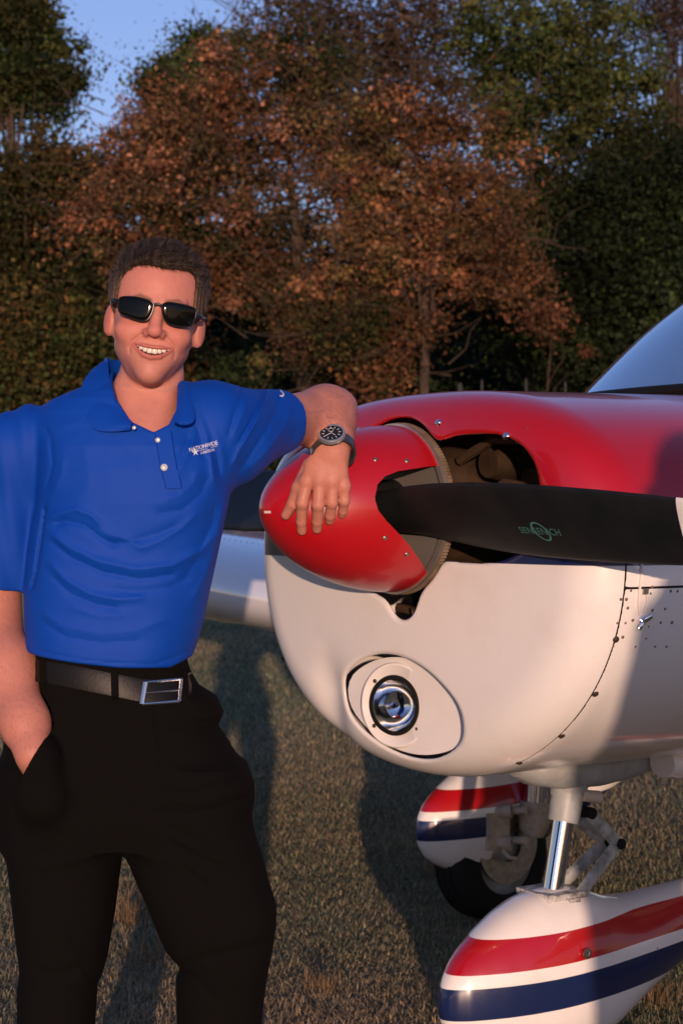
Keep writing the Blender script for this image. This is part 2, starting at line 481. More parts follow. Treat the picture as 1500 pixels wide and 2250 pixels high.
for nm, cutf, lab in (('nose_bowl', cut_bowl, 'white lower nose bowl with notch under the spinner'),
                      ('lower_cowling', cut_low, 'white lower cowling'), ('upper_cowling', cut_up, 'glossy red upper cowling')):
    fn = (lambda c: (lambda p: np.maximum(cowl_shell(p), c(p))))(cutf)
    lo, hi = {'nose_bowl': ((-.6, -.06, .70), (.6, .17, 1.30)), 'lower_cowling': ((-.62, .06, .70), (.62, 1.06, 1.15)),
              'upper_cowling': ((-.62, -.06, 1.1), (.62, 1.06, 1.56))}[nm]
    v, f, nr = sdf_mesh(fn, lo, hi, 0.0055 if nm != 'nose_bowl' else 0.0045, slack=3.0, crease=(cowl_shell, cutf))
    o = mesh_obj(nm, v, f, M_COWL, plane, normals=nr); o['label'] = lab
    if nm == 'nose_bowl': NOSE_BOWL = o
    if nm == 'lower_cowling': LOW_COWL = o
    if nm == 'upper_cowling': UP_COWL = o

def seam_f(p):
    z = p[:, 2]-ZA
    a1 = np.maximum(np.abs(p[:, 1]-SEAM_A)-.0035, z+.03)
    a2 = np.maximum(np.maximum(np.abs(z-SEAM_Z)-.0035, SEAM_A-p[:, 1]), p[:, 1]-.6)
    return np.maximum(np.abs(cowl_raw(p)+.0050)-.0042, np.minimum(a1, a2))
v, f, nr = sdf_mesh(seam_f, (-.6, .06, .70), (.6, .66, 1.26), .0034, slack=1.6)
mesh_obj('seam_shade_strip', v, f, M_BLACK, plane)  # added black strip, stands in for the shade inside the panel gaps

def on_cowl(l=None, z=None, a=None, guess=None):
    """a point on the cowling skin: from (l, z) looking aft, or from (a, z) looking from port"""
    if a is None:
        q = np.array([[l, t, ZA+z] for t in np.linspace(-0.05, 0.4, 900)])
    elif z is None:
        q = np.array([[l, a, t] for t in np.linspace(1.6, 1.0, 900)])
    else:
        q = np.array([[t, a, ZA+z] for t in np.linspace(0.62, 0.05, 900)])
    d = cowl_raw(q); i = int(np.argmax(d < 0))
    p = q[i]; e = 1e-3
    n = np.array([(cowl_raw((p+np.eye(3)[k]*e)[None])-cowl_raw((p-np.eye(3)[k]*e)[None]))[0] for k in range(3)])
    return p, n/np.linalg.norm(n)
def frame(p, n, roll=0.0):
    q = Vector(n).to_track_quat('Z', 'Y').to_matrix().to_4x4()
    return Matrix.Translation(Vector(p)) @ q @ Matrix.Rotation(roll, 4, 'Z')

# fasteners: shared dome-headed screw with a slot
def screw_mesh(r, hgt, name, m, slot=True):
    pr = [(0.0, r*1.0), (hgt*0.35, r*0.98), (hgt*0.8, r*0.72), (hgt, r*0.35), (hgt, 0.0)]
    b = MB(); b.rings(lathe(pr, 12, 'z'), cap=False)
    if slot: b.box((-r*0.75, -r*0.13, hgt*0.75), (r*0.75, r*0.13, hgt*1.04))
    return b.build(name, m, plane, smooth=50)
M_SCREW = mat('screw_metal', (0.42, 0.38, 0.34), rough=0.4, metal=0.9, vary=0.6, vary_scale=200, vary_col=(0.1, 0.07, 0.05))
M_DARKSCREW = mat('dark_screw', (0.05, 0.035, 0.025), rough=0.6, metal=0.4)
M_RIVET = mat('worn_rivet', (0.16, 0.1, 0.075), rough=0.7)
proto_screw = screw_mesh(0.0062, 0.003, 'screw', M_DARKSCREW); proto_screw.parent = LOW_COWL
first = True
def place(proto, parent, p, n, roll=0.0, s=1.0):
    c = proto.copy(); COL.objects.link(c); c.parent = parent
    c.matrix_local = frame(p, n, roll) @ Matrix.Scale(s, 4)
    return c
def port_side(px, py, a_guess=None):
    """cowling point seen at this photo direction (nearest hit)"""
    o = np.array([0, 0, CAMH]); dr = P(px, py, 1.0)-o
    t = np.linspace(2.4, 4.2, 3000)
    q = to_plane(o+t[:, None]*dr)
    i = int(np.argmax(cowl_raw(q) < 0)); p = q[i]; e = 1e-3
    n = np.array([(cowl_raw((p+np.eye(3)[k]*e)[None])-cowl_raw((p-np.eye(3)[k]*e)[None]))[0] for k in range(3)])
    return p, n/np.linalg.norm(n)
scr = [(1352, 1405), (1307, 1525), (1233, 1617), (1140, 1676)]
for i, s in enumerate(scr):
    p, n = port_side(*s)
    if i == 0: proto_screw.matrix_local = frame(p, n, 0.5)
    else: place(proto_screw, LOW_COWL, p, n, 0.7*i)
rv = [(1385, 1298), (1363, 1317), (1375, 1317), (1378, 1336), (1355, 1369), (1373, 1369), (1389, 1363), (1424, 1377), (1432, 1341), (1432, 1290),
      (1428, 1304), (1346, 1420), (1395, 1421), (1438, 1421), (1463, 1421), (1460, 1338), (1450, 1368), (1475, 1368), (1472, 1299), (1487, 1299), (1367, 1400), (1418, 1403)]
proto_rivet = screw_mesh(0.0026, 0.0008, 'rivet', M_RIVET, False); proto_rivet.parent = LOW_COWL
for i, s in enumerate(rv):
    p, n = port_side(*s)
    if i == 0: proto_rivet.matrix_local = frame(p, n)
    else: place(proto_rivet, LOW_COWL, p, n, 0, RNG.uniform(0.8, 1.25))
# two screws on the red brow
for i, (s, m_) in enumerate((((963, 929), M_CHROME), ((1112, 958), M_CHROME))):
    p, n = port_side(*s)
    pr = screw_mesh(0.0075, 0.005, 'screw', m_); pr.parent = UP_COWL; pr.matrix_local = frame(p, n, 0.6)
# strap latch with wing fastener
lp, ln = port_side(1402, 1315)
latch = MB()
def side_pts(L, off): return [port_side(*q)[0]+port_side(*q)[1]*off for q in L]
latch.tube(side_pts([(1407, 1240), (1404, 1275), (1401, 1300), (1399, 1330), (1402, 1350)], 0.003), [0.0035, 0.0035, 0.003, 0.0025, 0.002], 8, flat=0.5)
latch.tube(side_pts([(1417, 1305), (1419, 1320), (1413, 1345)], 0.003), [0.002, 0.002, 0.0015], 6)
LATCH = latch.build('cowl_latch', M_WHITE, plane)
p, n = port_side(1406, 1363)
wb = MB(); wb.rings(lathe([(0, .008), (.006, .008), (.009, .005), (.009, 0)], 14, 'z'), cap=False)
wb.tube([(0, 0, .006), (.006, .008, .009), (.011, .014, .010)], [.005, .0055, .004], 8, flat=0.5)
wb.tube([(0, 0, .006), (-.003, -.009, .009), (-.004, -.015, .010)], [.005, .0055, .004], 8, flat=0.5)
wf = wb.build('wing_fastener', M_CHROME, LATCH); wf.matrix_local = frame(p, n, -0.3)
p, n = port_side(1415, 1299)
bk = MB(); bk.box((-.006, -.005, 0), (.006, .005, .004)); o = bk.build('latch_keeper', M_STEEL, LATCH); o.matrix_local = frame(p, n)
# stack of firewall-side things: dark bulkhead, baffles, cylinder, ring gear
fw = MB(); fw.box((-.37, .34, ZA-.34), (.37, .36, ZA+.13)); fw.build('bulkhead', M_BLACK, plane)
en = MB()
for s in (1, -1):
    for k in range(9):
        en.box((s*.27-.085, .16+.014*k, ZA-.05), (s*.27+.085, .164+.014*k, ZA+.075))
    en.rings(lathe([(0.10, .035), (.30, .035)], 20, 'y', (s*.30, 0, ZA+.0)))
en.rings(lathe([(.05, .02), (.05, .10), (.09, .125), (.32, .125)], 20, 'y', (0, 0, ZA)))
en.tube([(.10, .08, ZA+.09), (.18, .10, ZA+.13), (.30, .12, ZA+.12)], .010, 8)
en.tube([(.13, .05, ZA-.02), (.22, .09, ZA+.05), (.30, .12, ZA+.03)], .008, 8)
en.rings(lathe([(.10, .0), (.10, .028), (.13, .034), (.2, .034)], 16, 'y', (.16, 0, ZA+.085)))
eng = en.build('engine', M_ENGINE, plane)
hs = MB(); hs.tube([(0.02, .03, ZA-.20), (.05, .08, ZA-.19), (.10, .12, ZA-.22)], .014, 10); hs.tube([(-.05, .05, ZA-.19), (.0, .07, ZA-.2), (.04, .05, ZA-.23)], .009, 8)
hs.build('hose', M_ENGINE, eng)
# starter ring gear
nT = 149; prof = []
R = []
ang = np.arange(nT*2)/(nT*2)*2*math.pi
for aa, base in ((0.008, 0), (0.020, 0)):
    rr = np.where(np.arange(nT*2) % 2 == 0, .1635, .1612)
    R.append(np.stack([np.cos(ang)*rr, np.full(nT*2, aa), np.sin(ang)*rr+ZA], 1))
Ri = [np.stack([np.cos(ang)*.12, np.full(nT*2, aa), np.sin(ang)*.12+ZA], 1) for aa in (0.020, 0.008)]
gr = MB(); gr.rings(np.array([R[0], R[1], Ri[0], Ri[1], R[0]]), cap=False)
gear = gr.build('ring_gear', mat('rusty_gear', (.42, .32, .22), rough=.5, metal=.6, vary=.7, vary_scale=30, vary_col=(.08, .05, .03)), plane, smooth=False)

# ---- spinner and propeller
SPL, SPR = 0.294, 0.158
BL_TILT = math.radians(-2.6)
def spin_R(u): return SPR*np.power(np.clip(1-(1-np.clip(u, 0, 1))**2, 0, 1), 0.64)
def spinner_raw(p):
    l, a, z = p[:, 0], p[:, 1], p[:, 2]-ZA
    r = np.hypot(l, z); t = (a+SPL)
    u = t/SPL
    R_ = spin_R(u); e = 0.004
    sl = (spin_R(u+e)-spin_R(u-e))/(2*e*SPL)
    d = (r-R_)/np.sqrt(1+np.clip(sl, 0, 25)**2)
    return np.where(u < 0, np.hypot(r, t), d)
def spin_cut(p):
    l, a, z = p[:, 0], p[:, 1], p[:, 2]-ZA
    zz = z*np.sign(l+1e-9)
    # rounded slot open to the back plate, flaring downwards
    return polysdf(a, zz, CUTP)-0.004
CUTP = [(.05, .078), (-.024, .073), (-.088, .064), (-.114, .055), (-.130, .041), (-.138, .018), (-.133, -.001), (-.117, -.020), (-.095, -.039), (-.073, -.057), (-.043, -.082), (-.012, -.106), (.05, -.155)]
def spin_shell(p):
    d = spinner_raw(p)
    return np.maximum(np.where(p[:, 1] < -0.2, d, np.maximum(d, -(d+0.007))), p[:, 1])
def spin_cut2(p): return -np.maximum(spin_cut(p), 0.04-np.abs(p[:, 0]))
def spinner_f(p): return np.maximum(spin_shell(p), spin_cut2(p))
v, f, nr = sdf_mesh(spinner_f, (-.18, -.31, ZA-.18), (.18, .012, ZA+.18), 0.0026, slack=3.5, crease=(spin_shell, spin_cut2))
SPIN = mesh_obj('spinner', v, f, M_RED, plane, normals=nr); SPIN['label'] = 'red pointed propeller spinner'
# back plate flange
bp = MB(); bp.rings(lathe([(-.001, .150), (-.001, .1615), (.007, .1615), (.007, .02)], 96, 'y', (0, 0, ZA)), cap=False)
bp.build('back_plate', mat('bare_aluminium', (.72, .68, .62), rough=.38, metal=.85, vary=.5, vary_scale=25, vary_col=(.35, .27, .2)), SPIN, smooth=30)
inn = MB(); inn.rings(lathe([(-.004, .149), (-.004, .03)], 64, 'y', (0, 0, ZA)), cap=False)
inn.build('inner_plate', mat('plate_grey', (.30, .27, .24), rough=.45, metal=.6), SPIN)
gp = MB(); gp.rings(lathe([(-.134, .03), (-.134, .116), (-.128, .116), (-.128, .03)], 48, 'y', (0, 0, ZA)), cap=False)
gp.build('front_plate', M_GREEN, SPIN)
def spin_hit(px, py):
    o = np.array([0, 0, CAMH]); dr = P(px, py, 1.0)-o
    t = np.linspace(2.9, 3.7, 3000)
    q = to_plane(o+t[:, None]*dr)
    d = np.maximum(spinner_raw(q), q[:, 1]); i = int(np.argmax(d < 0))
    if d[i] >= 0: return None
    p = q[i]; e = 1e-3
    n = np.array([(spinner_raw((p+np.eye(3)[k]*e)[None])-spinner_raw((p-np.eye(3)[k]*e)[None]))[0] for k in range(3)])
    return p, n/np.linalg.norm(n), t[i]
sp0 = None
for q in ((824, 1010), (893, 1013), (845, 1182), (893, 1218), (787, 941)):
    h_ = spin_hit(*q)
    if h_ is None: continue
    if sp0 is None:
        sp0 = screw_mesh(0.0048, 0.0026, 'screw', M_SCREW); sp0.parent = SPIN; sp0.matrix_local = frame(h_[0], h_[1], .4)
    else: place(sp0, SPIN, h_[0], h_[1], random.uniform(0, 3))
h_ = spin_hit(588, 1125)
if h_:
    tb = MB(); tb.box((-.007, -.0022, -.001), (.007, .0022, .0012)); o = tb.build('nose_mark', mat('chip_silver', (.6, .6, .6), rough=.4), SPIN)
    pl = h_[0]
    o.matrix_local = Matrix.Translation(Vector(pl)) @ Matrix(((CPH, SPH, 0, 0), (0, 0, 0, 0), (0, 0, 0, 0), (0, 0, 0, 1))).to_4x4() if False else frame(h_[0], h_[1], 0)
    # turn its long side level
    zax = Vector(h_[1]).normalized(); xax = Vector((0, 0, 1)).cross(zax).normalized(); yax = zax.cross(xax)
    o.matrix_local = Matrix.Translation(Vector(pl)) @ Matrix((xax, yax, zax)).transposed().to_4x4()

# propeller: two blades from the hub
HUB_A = -0.055
rt = np.array([0.05, 0.09, 0.13, 0.18, 0.25, 0.35, 0.45, 0.55, 0.65, 0.75, 0.84, 0.90, 0.93, 0.94])
ch = np.array([.105, .112, .128, .142, .152, .155, .150, .141, .130, .119, .106, .088, .058, .018])
be = np.radians([52, 52, 50, 47, 43, 38, 34, 30, 26, 23, 20.5, 19, 18.5, 18])
th = np.array([.075, .065, .05, .038, .03, .024, .020, .017, .014, .012, .010, .008, .006, .004])
def foil(c, t, b, n=28):
    k = np.arange(n)/n*2*math.pi
    x = 0.5*c*np.cos(k); y = 0.5*t*np.sin(k)*(1+0.25*np.cos(k)); y = np.where(y < 0, y*0.45, y)
    # chord: +x is the leading edge (up and forward on the port side); +y is the cambered front
    zz = x*math.cos(b)-y*math.sin(b)*1.0
    aa = -x*math.sin(b)-y*math.cos(b)
    return aa, zz
def blade_rings(s, r0=0, r1=99, grow=0.0):
    R = []
    rs = np.concatenate([[r0], rt[(rt > r0) & (rt < r1)], [r1]]) if r1 < 90 else rt
    for r in rs:
        aa, zz = foil(np.interp(r, rt, ch)+grow*2, np.interp(r, rt, th)+grow*2, np.interp(r, rt, be))
        R.append(np.stack([np.full(len(aa), r), aa+HUB_A, zz], 1))
    R = np.array(R)
    if s < 0: R = R*np.array([-1, 1, -1])
    c, q = math.cos(BL_TILT), math.sin(BL_TILT)
    return np.stack([R[..., 0]*c-R[..., 2]*q, R[..., 1], R[..., 0]*q+R[..., 2]*c+ZA], -1)
PROP = MB(); PROP.rings(lathe([(-.11, .0), (-.11, .045), (-.10, .055), (-.005, .055), (.0, .06), (.04, .06)], 32, 'y', (0, 0, ZA)), cap=False)
PROP = PROP.build('propeller_hub', M_BLADE, plane)
for s in (1, -1):
    b = MB(); b.rings(blade_rings(s)); bo = b.build('propeller_blade', M_BLADE, PROP, smooth=60)
    w = MB(); w.rings(blade_rings(s, 0.80, 0.939, 0.0006)); w.build('white_blade_tip', M_WHITE, bo, smooth=60)
    if s > 0: BLADE = bo

def text_mesh(body, size, ext=0.0, bold=0.0, shear=0.0, space=1.0):
    cu = bpy.data.curves.new('lettering', 'FONT'); cu.body = body; cu.size = size; cu.extrude = ext; cu.offset = bold
    cu.align_x = 'CENTER'; cu.align_y = 'CENTER'; cu.shear = shear; cu.space_character = space; cu.resolution_u = 3
    o = bpy.data.objects.new('lettering', cu); COL.objects.link(o)
    dg = bpy.context.evaluated_depsgraph_get(); me = o.evaluated_get(dg).to_mesh()
    v = np.array([tuple(q.co) for q in me.vertices]); f = [tuple(q.vertices) for q in me.polygons]
    bpy.data.objects.remove(o); bpy.data.curves.remove(cu)
    return v, f
# blade maker's decal: lettering across a slanted ring, wrapped on the front face
def blade_face(r, w):
    """front surface of the port blade at radius r, w metres up the chord"""
    c, t, b = np.interp(r, rt, ch), np.interp(r, rt, th), np.interp(r, rt, be)
    k = math.acos(max(-1, min(1, w/(0.5*c)))); y = 0.5*t*math.sin(k)*(1+0.25*math.cos(k))+0.0007
    zz = w*math.cos(b)-y*math.sin(b); aa = -w*math.sin(b)-y*math.cos(b)
    cc, q = math.cos(BL_TILT), math.sin(BL_TILT)
    return np.array([r*cc-zz*q, aa+HUB_A, r*q+zz*cc+ZA])
M_TEAL = mat('decal_teal', (0.06, 0.2, 0.18), rough=0.5)
M_TEAL2 = mat('decal_letters', (0.05, 0.15, 0.13), rough=0.5)
RD, WD = 0.475, -0.014
v, f = text_mesh('SENSENICH', 0.027, bold=0.0005, space=1.05)
v *= 0.100/(v[:, 0].max()-v[:, 0].min())
dv = np.array([blade_face(RD+q[0], WD+q[1]) for q in v])
mesh_obj('maker_lettering', dv, f, M_TEAL2, BLADE, False)
rg = []
for k in range(40):
    an = k/40*2*math.pi
    for rr, ww in ((0.0155, 0.022), (0.020, 0.0265)):
        x, y = rr*math.cos(an), ww*math.sin(an); x, y = x-0.28*y, y*0.92
        rg.append(blade_face(RD+x*0.95+0.003, WD+y*0.8))
rg = np.array(rg)+np.array([0, -0.0004, 0])
mesh_obj('maker_ring', rg, [(2*k, 2*k+1, (2*k+3) % 80, (2*k+2) % 80) for k in range(40)], M_TEAL, BLADE, False)

# ---- landing light
def light_surface(l, z, depth):
    p, n = on_cowl(l=l, z=z); return p+np.array([0, depth, 0])
plate_v = []; nn = 64
gp_ = []
rr_ = np.linspace(0, 1, 9)
def eye_edge(an):
    lo_, hi_ = 0, 0.3
    for _ in range(26):
        m_ = (lo_+hi_)/2
        if eye2(np.array([EYE_L+m_*math.cos(an)]), np.array([EYE_Z+m_*math.sin(an)]), -0.0055)[0] < 0: lo_ = m_
        else: hi_ = m_
    return lo_
PL = (-0.018, -0.375)           # lamp centre on the plate
ED = [eye_edge(k/nn*2*math.pi) for k in range(nn)]
def plate_a(l, z):
    # flat plate, gently bowed, set back into the opening
    return 0.030+0.09*(l-EYE_L)+0.10*(l-EYE_L)**2
K = 0.88
LAX = Vector((0.30, -1.0, 0.02)).normalized()
RGS = []
for r_ in np.linspace(1, 0.0, 9):
    ring = []
    for k in range(nn):
        an = k/nn*2*math.pi
        l = EYE_L+ED[k]*math.cos(an); z = EYE_Z+ED[k]*math.sin(an)
        cl_, cz_ = PL[0]+.062*K*math.cos(an), PL[1]+.062*K*math.sin(an)
        l = cl_+(l-cl_)*r_; z = cz_+(z-cz_)*r_
        ring.append((l, plate_a(l, z), z+ZA))
    RGS.append(ring)
back = [[(q[0], q[1]+0.02, q[2]) for q in RGS[0]]]
lb = MB(); lb.rings(np.array(back+RGS+[[(q[0], q[1]+.02, q[2]) for q in RGS[-1]]]), cap=False)
LIGHT = lb.build('landing_light', M_WHITE, plane, smooth=50)
LIGHT['label'] = 'round landing light on an eye-shaped white plate'
pa = plate_a(*PL)
ringp = [(0.022, .093), (-.002, .093), (-.0055, .0905), (-.006, .087), (-.004, .085), (-.003, .066), (-.001, .064)]
LROT = np.array(LAX.to_track_quat('-Y', 'Z').to_matrix())
def lamp_pt(q): return (np.asarray(q) @ LROT.T)+np.array([PL[0], pa-.004, PL[1]+ZA])
def dish(prof, name, m, par, n=64, sm=60, cap=False):
    R_ = lathe(prof, n, 'y'); R_ = lamp_pt(R_.reshape(-1, 3)).reshape(R_.shape)
    b = MB(); b.rings(R_, cap=cap)
    return b.build(name, m, par, smooth=sm)
dish([(t, r*K) for t, r in ringp], 'mounting_ring', M_WHITE, LIGHT)
dish([(-.0075, .066*K), (-.012, .064*K), (-.0125, .058*K), (-.007, .0555*K)], 'gasket', M_BLACK, LIGHT)
dish([(-.008, .056*K), (.004, .0525*K), (.014, .047*K), (.022, .040*K), (.029, .031*K), (.034, .020*K), (.0365, .010*K), (.037, .0)], 'reflector', mat('reflector', (.85, .84, .8), rough=.1, metal=1), LIGHT)
dish([(.005, .003), (-.002, .006), (-.012, .006), (-.014, .0)], 'bulb', M_CHROME, LIGHT, 16)
M_LENS = mat('lamp_glass', (0.95, 0.97, 1.0), rough=0.03, trans=1.0, ior=1.15)
dish([(-.008, .057*K), (-.012, .05*K), (-.016, .036*K), (-.019, .018*K), (-.0195, .0), (-.0165, .0), (-.016, .018*K), (-.013, .036*K), (-.009, .05*K), (-.006, .056*K)], 'lens', M_LENS, LIGHT)
pr = None
for an in (0.7, 2.42, 3.85, 5.6):
    p = tuple(lamp_pt((.0745*K*math.cos(an), -.0035, .0745*K*math.sin(an))))
    if pr is None:
        pr = screw_mesh(.0042, .003, 'screw', M_DARKSCREW); pr.parent = LIGHT; pr.matrix_local = frame(p, LAX, .3)
    else: place(pr, LIGHT, p, LAX, an)

# ---- wings
def wing(s, name, lab):
    R = []
    n = 40
    k = np.arange(n)/n*2*math.pi
    xc = 0.5*(1-np.cos(k))
    ya = 5*0.195*(0.2969*np.sqrt(xc)-0.126*xc-0.3516*xc**2+0.2843*xc**3-0.1036*xc**4)
    sgn = np.where(k < math.pi, 1, -1)
    cam_ = 0.02*4*xc*(1-xc)
    for w in (0.35, 0.6, 1.2, 2.0, 3.0, 4.0, 4.5, 4.62, 4.66):
        c = 1.72 if w < 4.4 else {4.5: 1.70, 4.62: 1.5, 4.66: 1.2}[w]
        tk = 1.0 if w < 4.55 else {4.62: .6, 4.66: .15}[w]
        inc = math.radians(2.6)
        z0 = 0.853+0.065*(w-0.35)
        aa = 0.985+(1.72-c)*0.4+xc*c
        zz = z0+sgn*ya*c*tk+cam_*c-(xc*c-0.4)*math.sin(inc)
        R.append(np.stack([np.full(n, s*w), aa, zz], 1))
    R = np.array(R)
    if s < 0: R = R[:, ::-1]
    b = MB(); b.rings(R); o = b.build(name, M_WINGP, plane, smooth=50); o['label'] = lab
    return o
M_WINGP = mat('wing_white', (0.8, 0.79, 0.78), rough=0.12, coat=1.0, spec=1.0, ior=1.9, vary=0.2, vary_scale=4, vary_col=(.6, .55, .5))
WING = wing(-1, 'wing', 'white starboard wing behind the man'); wing(1, 'wing', 'white port wing beyond the right edge')
pr = None
def wing_top(w, xc):
    c = 1.72; ya = 5*0.195*(0.2969*math.sqrt(xc)-0.126*xc-0.3516*xc**2+0.2843*xc**3-0.1036*xc**4)
    return np.array([-w, .985+xc*c, .853+.065*(w-.35)+ya*c+.08*xc*(1-xc)*c-(xc*c-.4)*math.sin(math.radians(2.6))])
for k in range(26):
    p = wing_top(1.7+0.035*k, 0.13)
    if pr is None:
        pr = screw_mesh(.0032, .0012, 'rivet', M_WHITE, False); pr.parent = WING; pr.matrix_local = frame(p, (0, -.3, 1))
    else: place(pr, WING, p, (0, -.3, 1))
td = MB(); td.tube([(-1.93, 1.06, .80), (-1.93, 1.10, .775), (-1.93, 1.13, .772)], [.008, .01, .003], 8); td.build('tie_down_ring', M_BLACK, WING)

# ---- wheel fairings
PST = np.array([(.118, .30, .285, .004), (.123, .325, .262, .016), (.135, .352, .238, .030), (.155, .38, .212, .046), (.185, .405, .190, .062), (.225, .432, .171, .080), (.275, .46, .157, .096),
                (.33, .482, .148, .107), (.38, .491, .147, .111), (.43, .490, .152, .110), (.48, .480, .163, .107), (.53, .462, .184, .101), (.58, .451, .212, .094),
                (.64, .450, .245, .085), (.70, .454, .272, .076), (.78, .459, .305, .063), (.86, .462, .338, .049), (.94, .463, .37, .034), (1.0, .462, .395, .021), (1.05, .458, .425, .006)])
def pant_grid(n=56, sub=3):
    ts = np.linspace(0, len(PST)-1, (len(PST)-1)*sub+1); st = np.stack([np.interp(ts, np.arange(len(PST)), PST[:, i]) for i in range(4)], 1)
    k_ = np.ones(5)/5
    R = []
    for a, zt, zb, w in st:
        q = np.arange(n)/n*2*math.pi
        c, s = np.cos(q), np.sin(q); e = 2/2.25
        x = w*np.sign(c)*np.abs(c)**e; zc = zb+(zt-zb)*0.47
        z = np.where(s > 0, zc+(zt-zc)*np.abs(s)**e, zc-(zc-zb)*np.abs(s)**e)
        R.append(np.stack([x, np.full(n, a), z], 1))
    return np.array(R)
def fairing(name, lab, l0, a0, opening=None):
    R = pant_grid(); v, f = rings(R, True)
    if opening is not None:
        keep = []
        for q in f:
            c = v[list(q)].mean(0)
            if not opening(c): keep.append(q)
        f = keep
    o = mesh_obj(name, v, f, M_PANT, plane, True); o['label'] = lab
    o.location = (l0, a0, 0)
    sm = o.modifiers.new('sub', 'SUBSURF'); sm.levels = 1; sm.render_levels = 1
    return o
NOSEP = fairing('wheel_fairing', 'striped nose wheel fairing', 0, 0, lambda c: c[2] < .155 and .33 < c[1] < .45)
MAINP = fairing('wheel_fairing', 'striped main wheel fairing with its inner side cut away', -1.53, 1.155, lambda c: (c[0] > .03 and c[1] > .36-.25*(.36-c[2]) and c[2] < .345) )
def wheel(par, l, a, z, r=.205, w=.075):
    pr_ = [(-w, r*.55), (-w, r*.72), (-w*.95, r*.86), (-w*.7, r*.96), (-w*.3, r), (w*.3, r), (w*.7, r*.96), (w*.95, r*.86), (w, r*.72), (w, r*.55)]
    b = MB(); b.rings(lathe(pr_, 48, 'x', (l, a, z)), cap=False)
    for k in (-.4, 0, .4):
        b.rings(lathe([(w*k-.003, r*.99), (w*k-.003, r*1.012), (w*k+.003, r*1.012), (w*k+.003, r*.99)], 48, 'x', (l, a, z)), cap=False)
    t = b.build('tyre', M_RUBBER, par)
    h = MB(); h.rings(lathe([(-w*.8, 0), (-w*.8, r*.3), (-w*.6, r*.5), (-w*.9, r*.57), (w*.9, r*.57), (w*.6, r*.5), (w*.8, r*.3), (w*.8, 0)], 32, 'x', (l, a, z)), cap=False)
    h.build('wheel_rim', M_GREYP, par)
wh = empty('nose_wheel'); wh.parent = plane; wheel(wh, 0, .37, .15, .15, .045)
wh2 = empty('main_wheel'); wh2.parent = plane; wheel(wh2, -1.53, 1.56, .192, .192)
# fairing fasteners
pr = None
for (l, a, z) in ((.111, .40, .378), (.105, .385, .262)):
    b = MB(); b.rings(lathe([(0, .011), (.002, .011), (.0025, .006), (.001, .005), (.001, 0)], 16, 'x', (l-.002, a, z)), cap=False); b.build('fastener', M_STEEL, NOSEP)
b = MB(); b.rings(lathe([(0, .008), (.002, .007), (.002, 0)], 14, 'x', (.105, .36, .352)), cap=False); b.build('fastener', M_DARKSCREW, MAINP)

# ---- nose gear leg
M_CREAMY = mat('cream_paint', (.5, .42, .33), rough=.5)
S0, S1 = np.array([0, .468, .76]), np.array([0, .403, .455])
def along(t): return S0+(S1-S0)*t
LEG = MB(); LEG.tube([along(.0), along(.30)], [.036, .036], 24); LEG.tube([along(.28), along(.36), along(.46)], [.033, .033, .0315], 24)
LEG = LEG.build('nose_gear_leg', M_GREYP, plane)
b = MB(); b.tube([along(.44), along(.99)], .0212, 28); b.build('chrome_piston', M_CHROME, LEG)
b = MB(); b.tube([along(.10), along(.20)], [.044, .044], 28); b.tube([along(.2), along(.27)], [.040, .037], 24); b.build('steering_collar', M_GREYP, LEG)
b = MB(); b.box((-.055, .36, .474), (.055, .46, .486)); b.box((-.02, .352, .452), (.05, .372, .487)); b.box((.02, .40, .452), (.06, .43, .476)); b.build('fork_bracket', mat('chipped_white', (.62, .6, .57), rough=.5, vary=1.0, vary_scale=45, vary_col=(.03, .025, .02)), LEG)
def link(pts, w, t, name, m):
    b = MB()
    for s in (1, -1):
        q = [np.array(x)+np.array([s*w*(1-.55*i/(len(pts)-1)), 0, 0]) for i, x in enumerate(pts)]
        b.tube(q, [t, t*1.0], 8, flat=1.8)
    return b.build(name, m, LEG)
M_CHIP = mat('chipped_grey', (.46, .47, .44), rough=.5, vary=.8, vary_scale=35, vary_col=(.04, .035, .03))
KN = np.array([0, .575, .563])
link([along(.40)+np.array([0, .035, 0]), KN], .036, .0085, 'torque_link', M_CHIP)
link([along(.97)+np.array([0, .03, 0]), KN], .036, .0085, 'torque_link', M_CHIP)
for c_, h_w, r_p in ((KN, .031, .011), (along(.40)+np.array([0, .036, 0]), .045, .012), (along(.97)+np.array([0, .03, 0]), .045, .011)):
    b = MB(); b.tube([c_+np.array([-h_w, 0, 0]), c_+np.array([h_w, 0, 0])], r_p, 14); b.build('link_pin', M_BLACK, LEG)
b = MB(); b.tube([(.03, .46, .675), (.04, .50, .668)], [.012, .014], 10); b.build('shimmy_damper', M_CREAMY, LEG)
# chin fairing round the leg, exhaust-side scoop
R = []
for a, zt, zb, w in ((.31, .77, .722, .04), (.345, .77, .702, .062), (.42, .77, .688, .07), (.52, .77, .685, .07), (.62, .77, .695, .062), (.70, .77, .712, .045), (.76, .77, .735, .02)):
    q = np.arange(24)/24*2*math.pi
    R.append(np.stack([w*np.cos(q), np.full(24, a), (zt+zb)/2+(zt-zb)/2*np.sin(q)], 1))
b = MB(); b.rings(np.array(R)); b.build('gear_well_fairing', M_GREYP, plane, smooth=60)
R = []
for a, w, h in ((.62, .035, .03), (.70, .06, .045), (.82, .065, .05), (.98, .06, .045), (1.1, .04, .03)):
    q = np.arange(20)/20*2*math.pi
    R.append(np.stack([.10+w*np.cos(q), np.full(20, a), .735+h*np.sin(q)], 1))
b = MB(); b.rings(np.array(R)); b.build('belly_scoop', M_WHITE, plane, smooth=60)

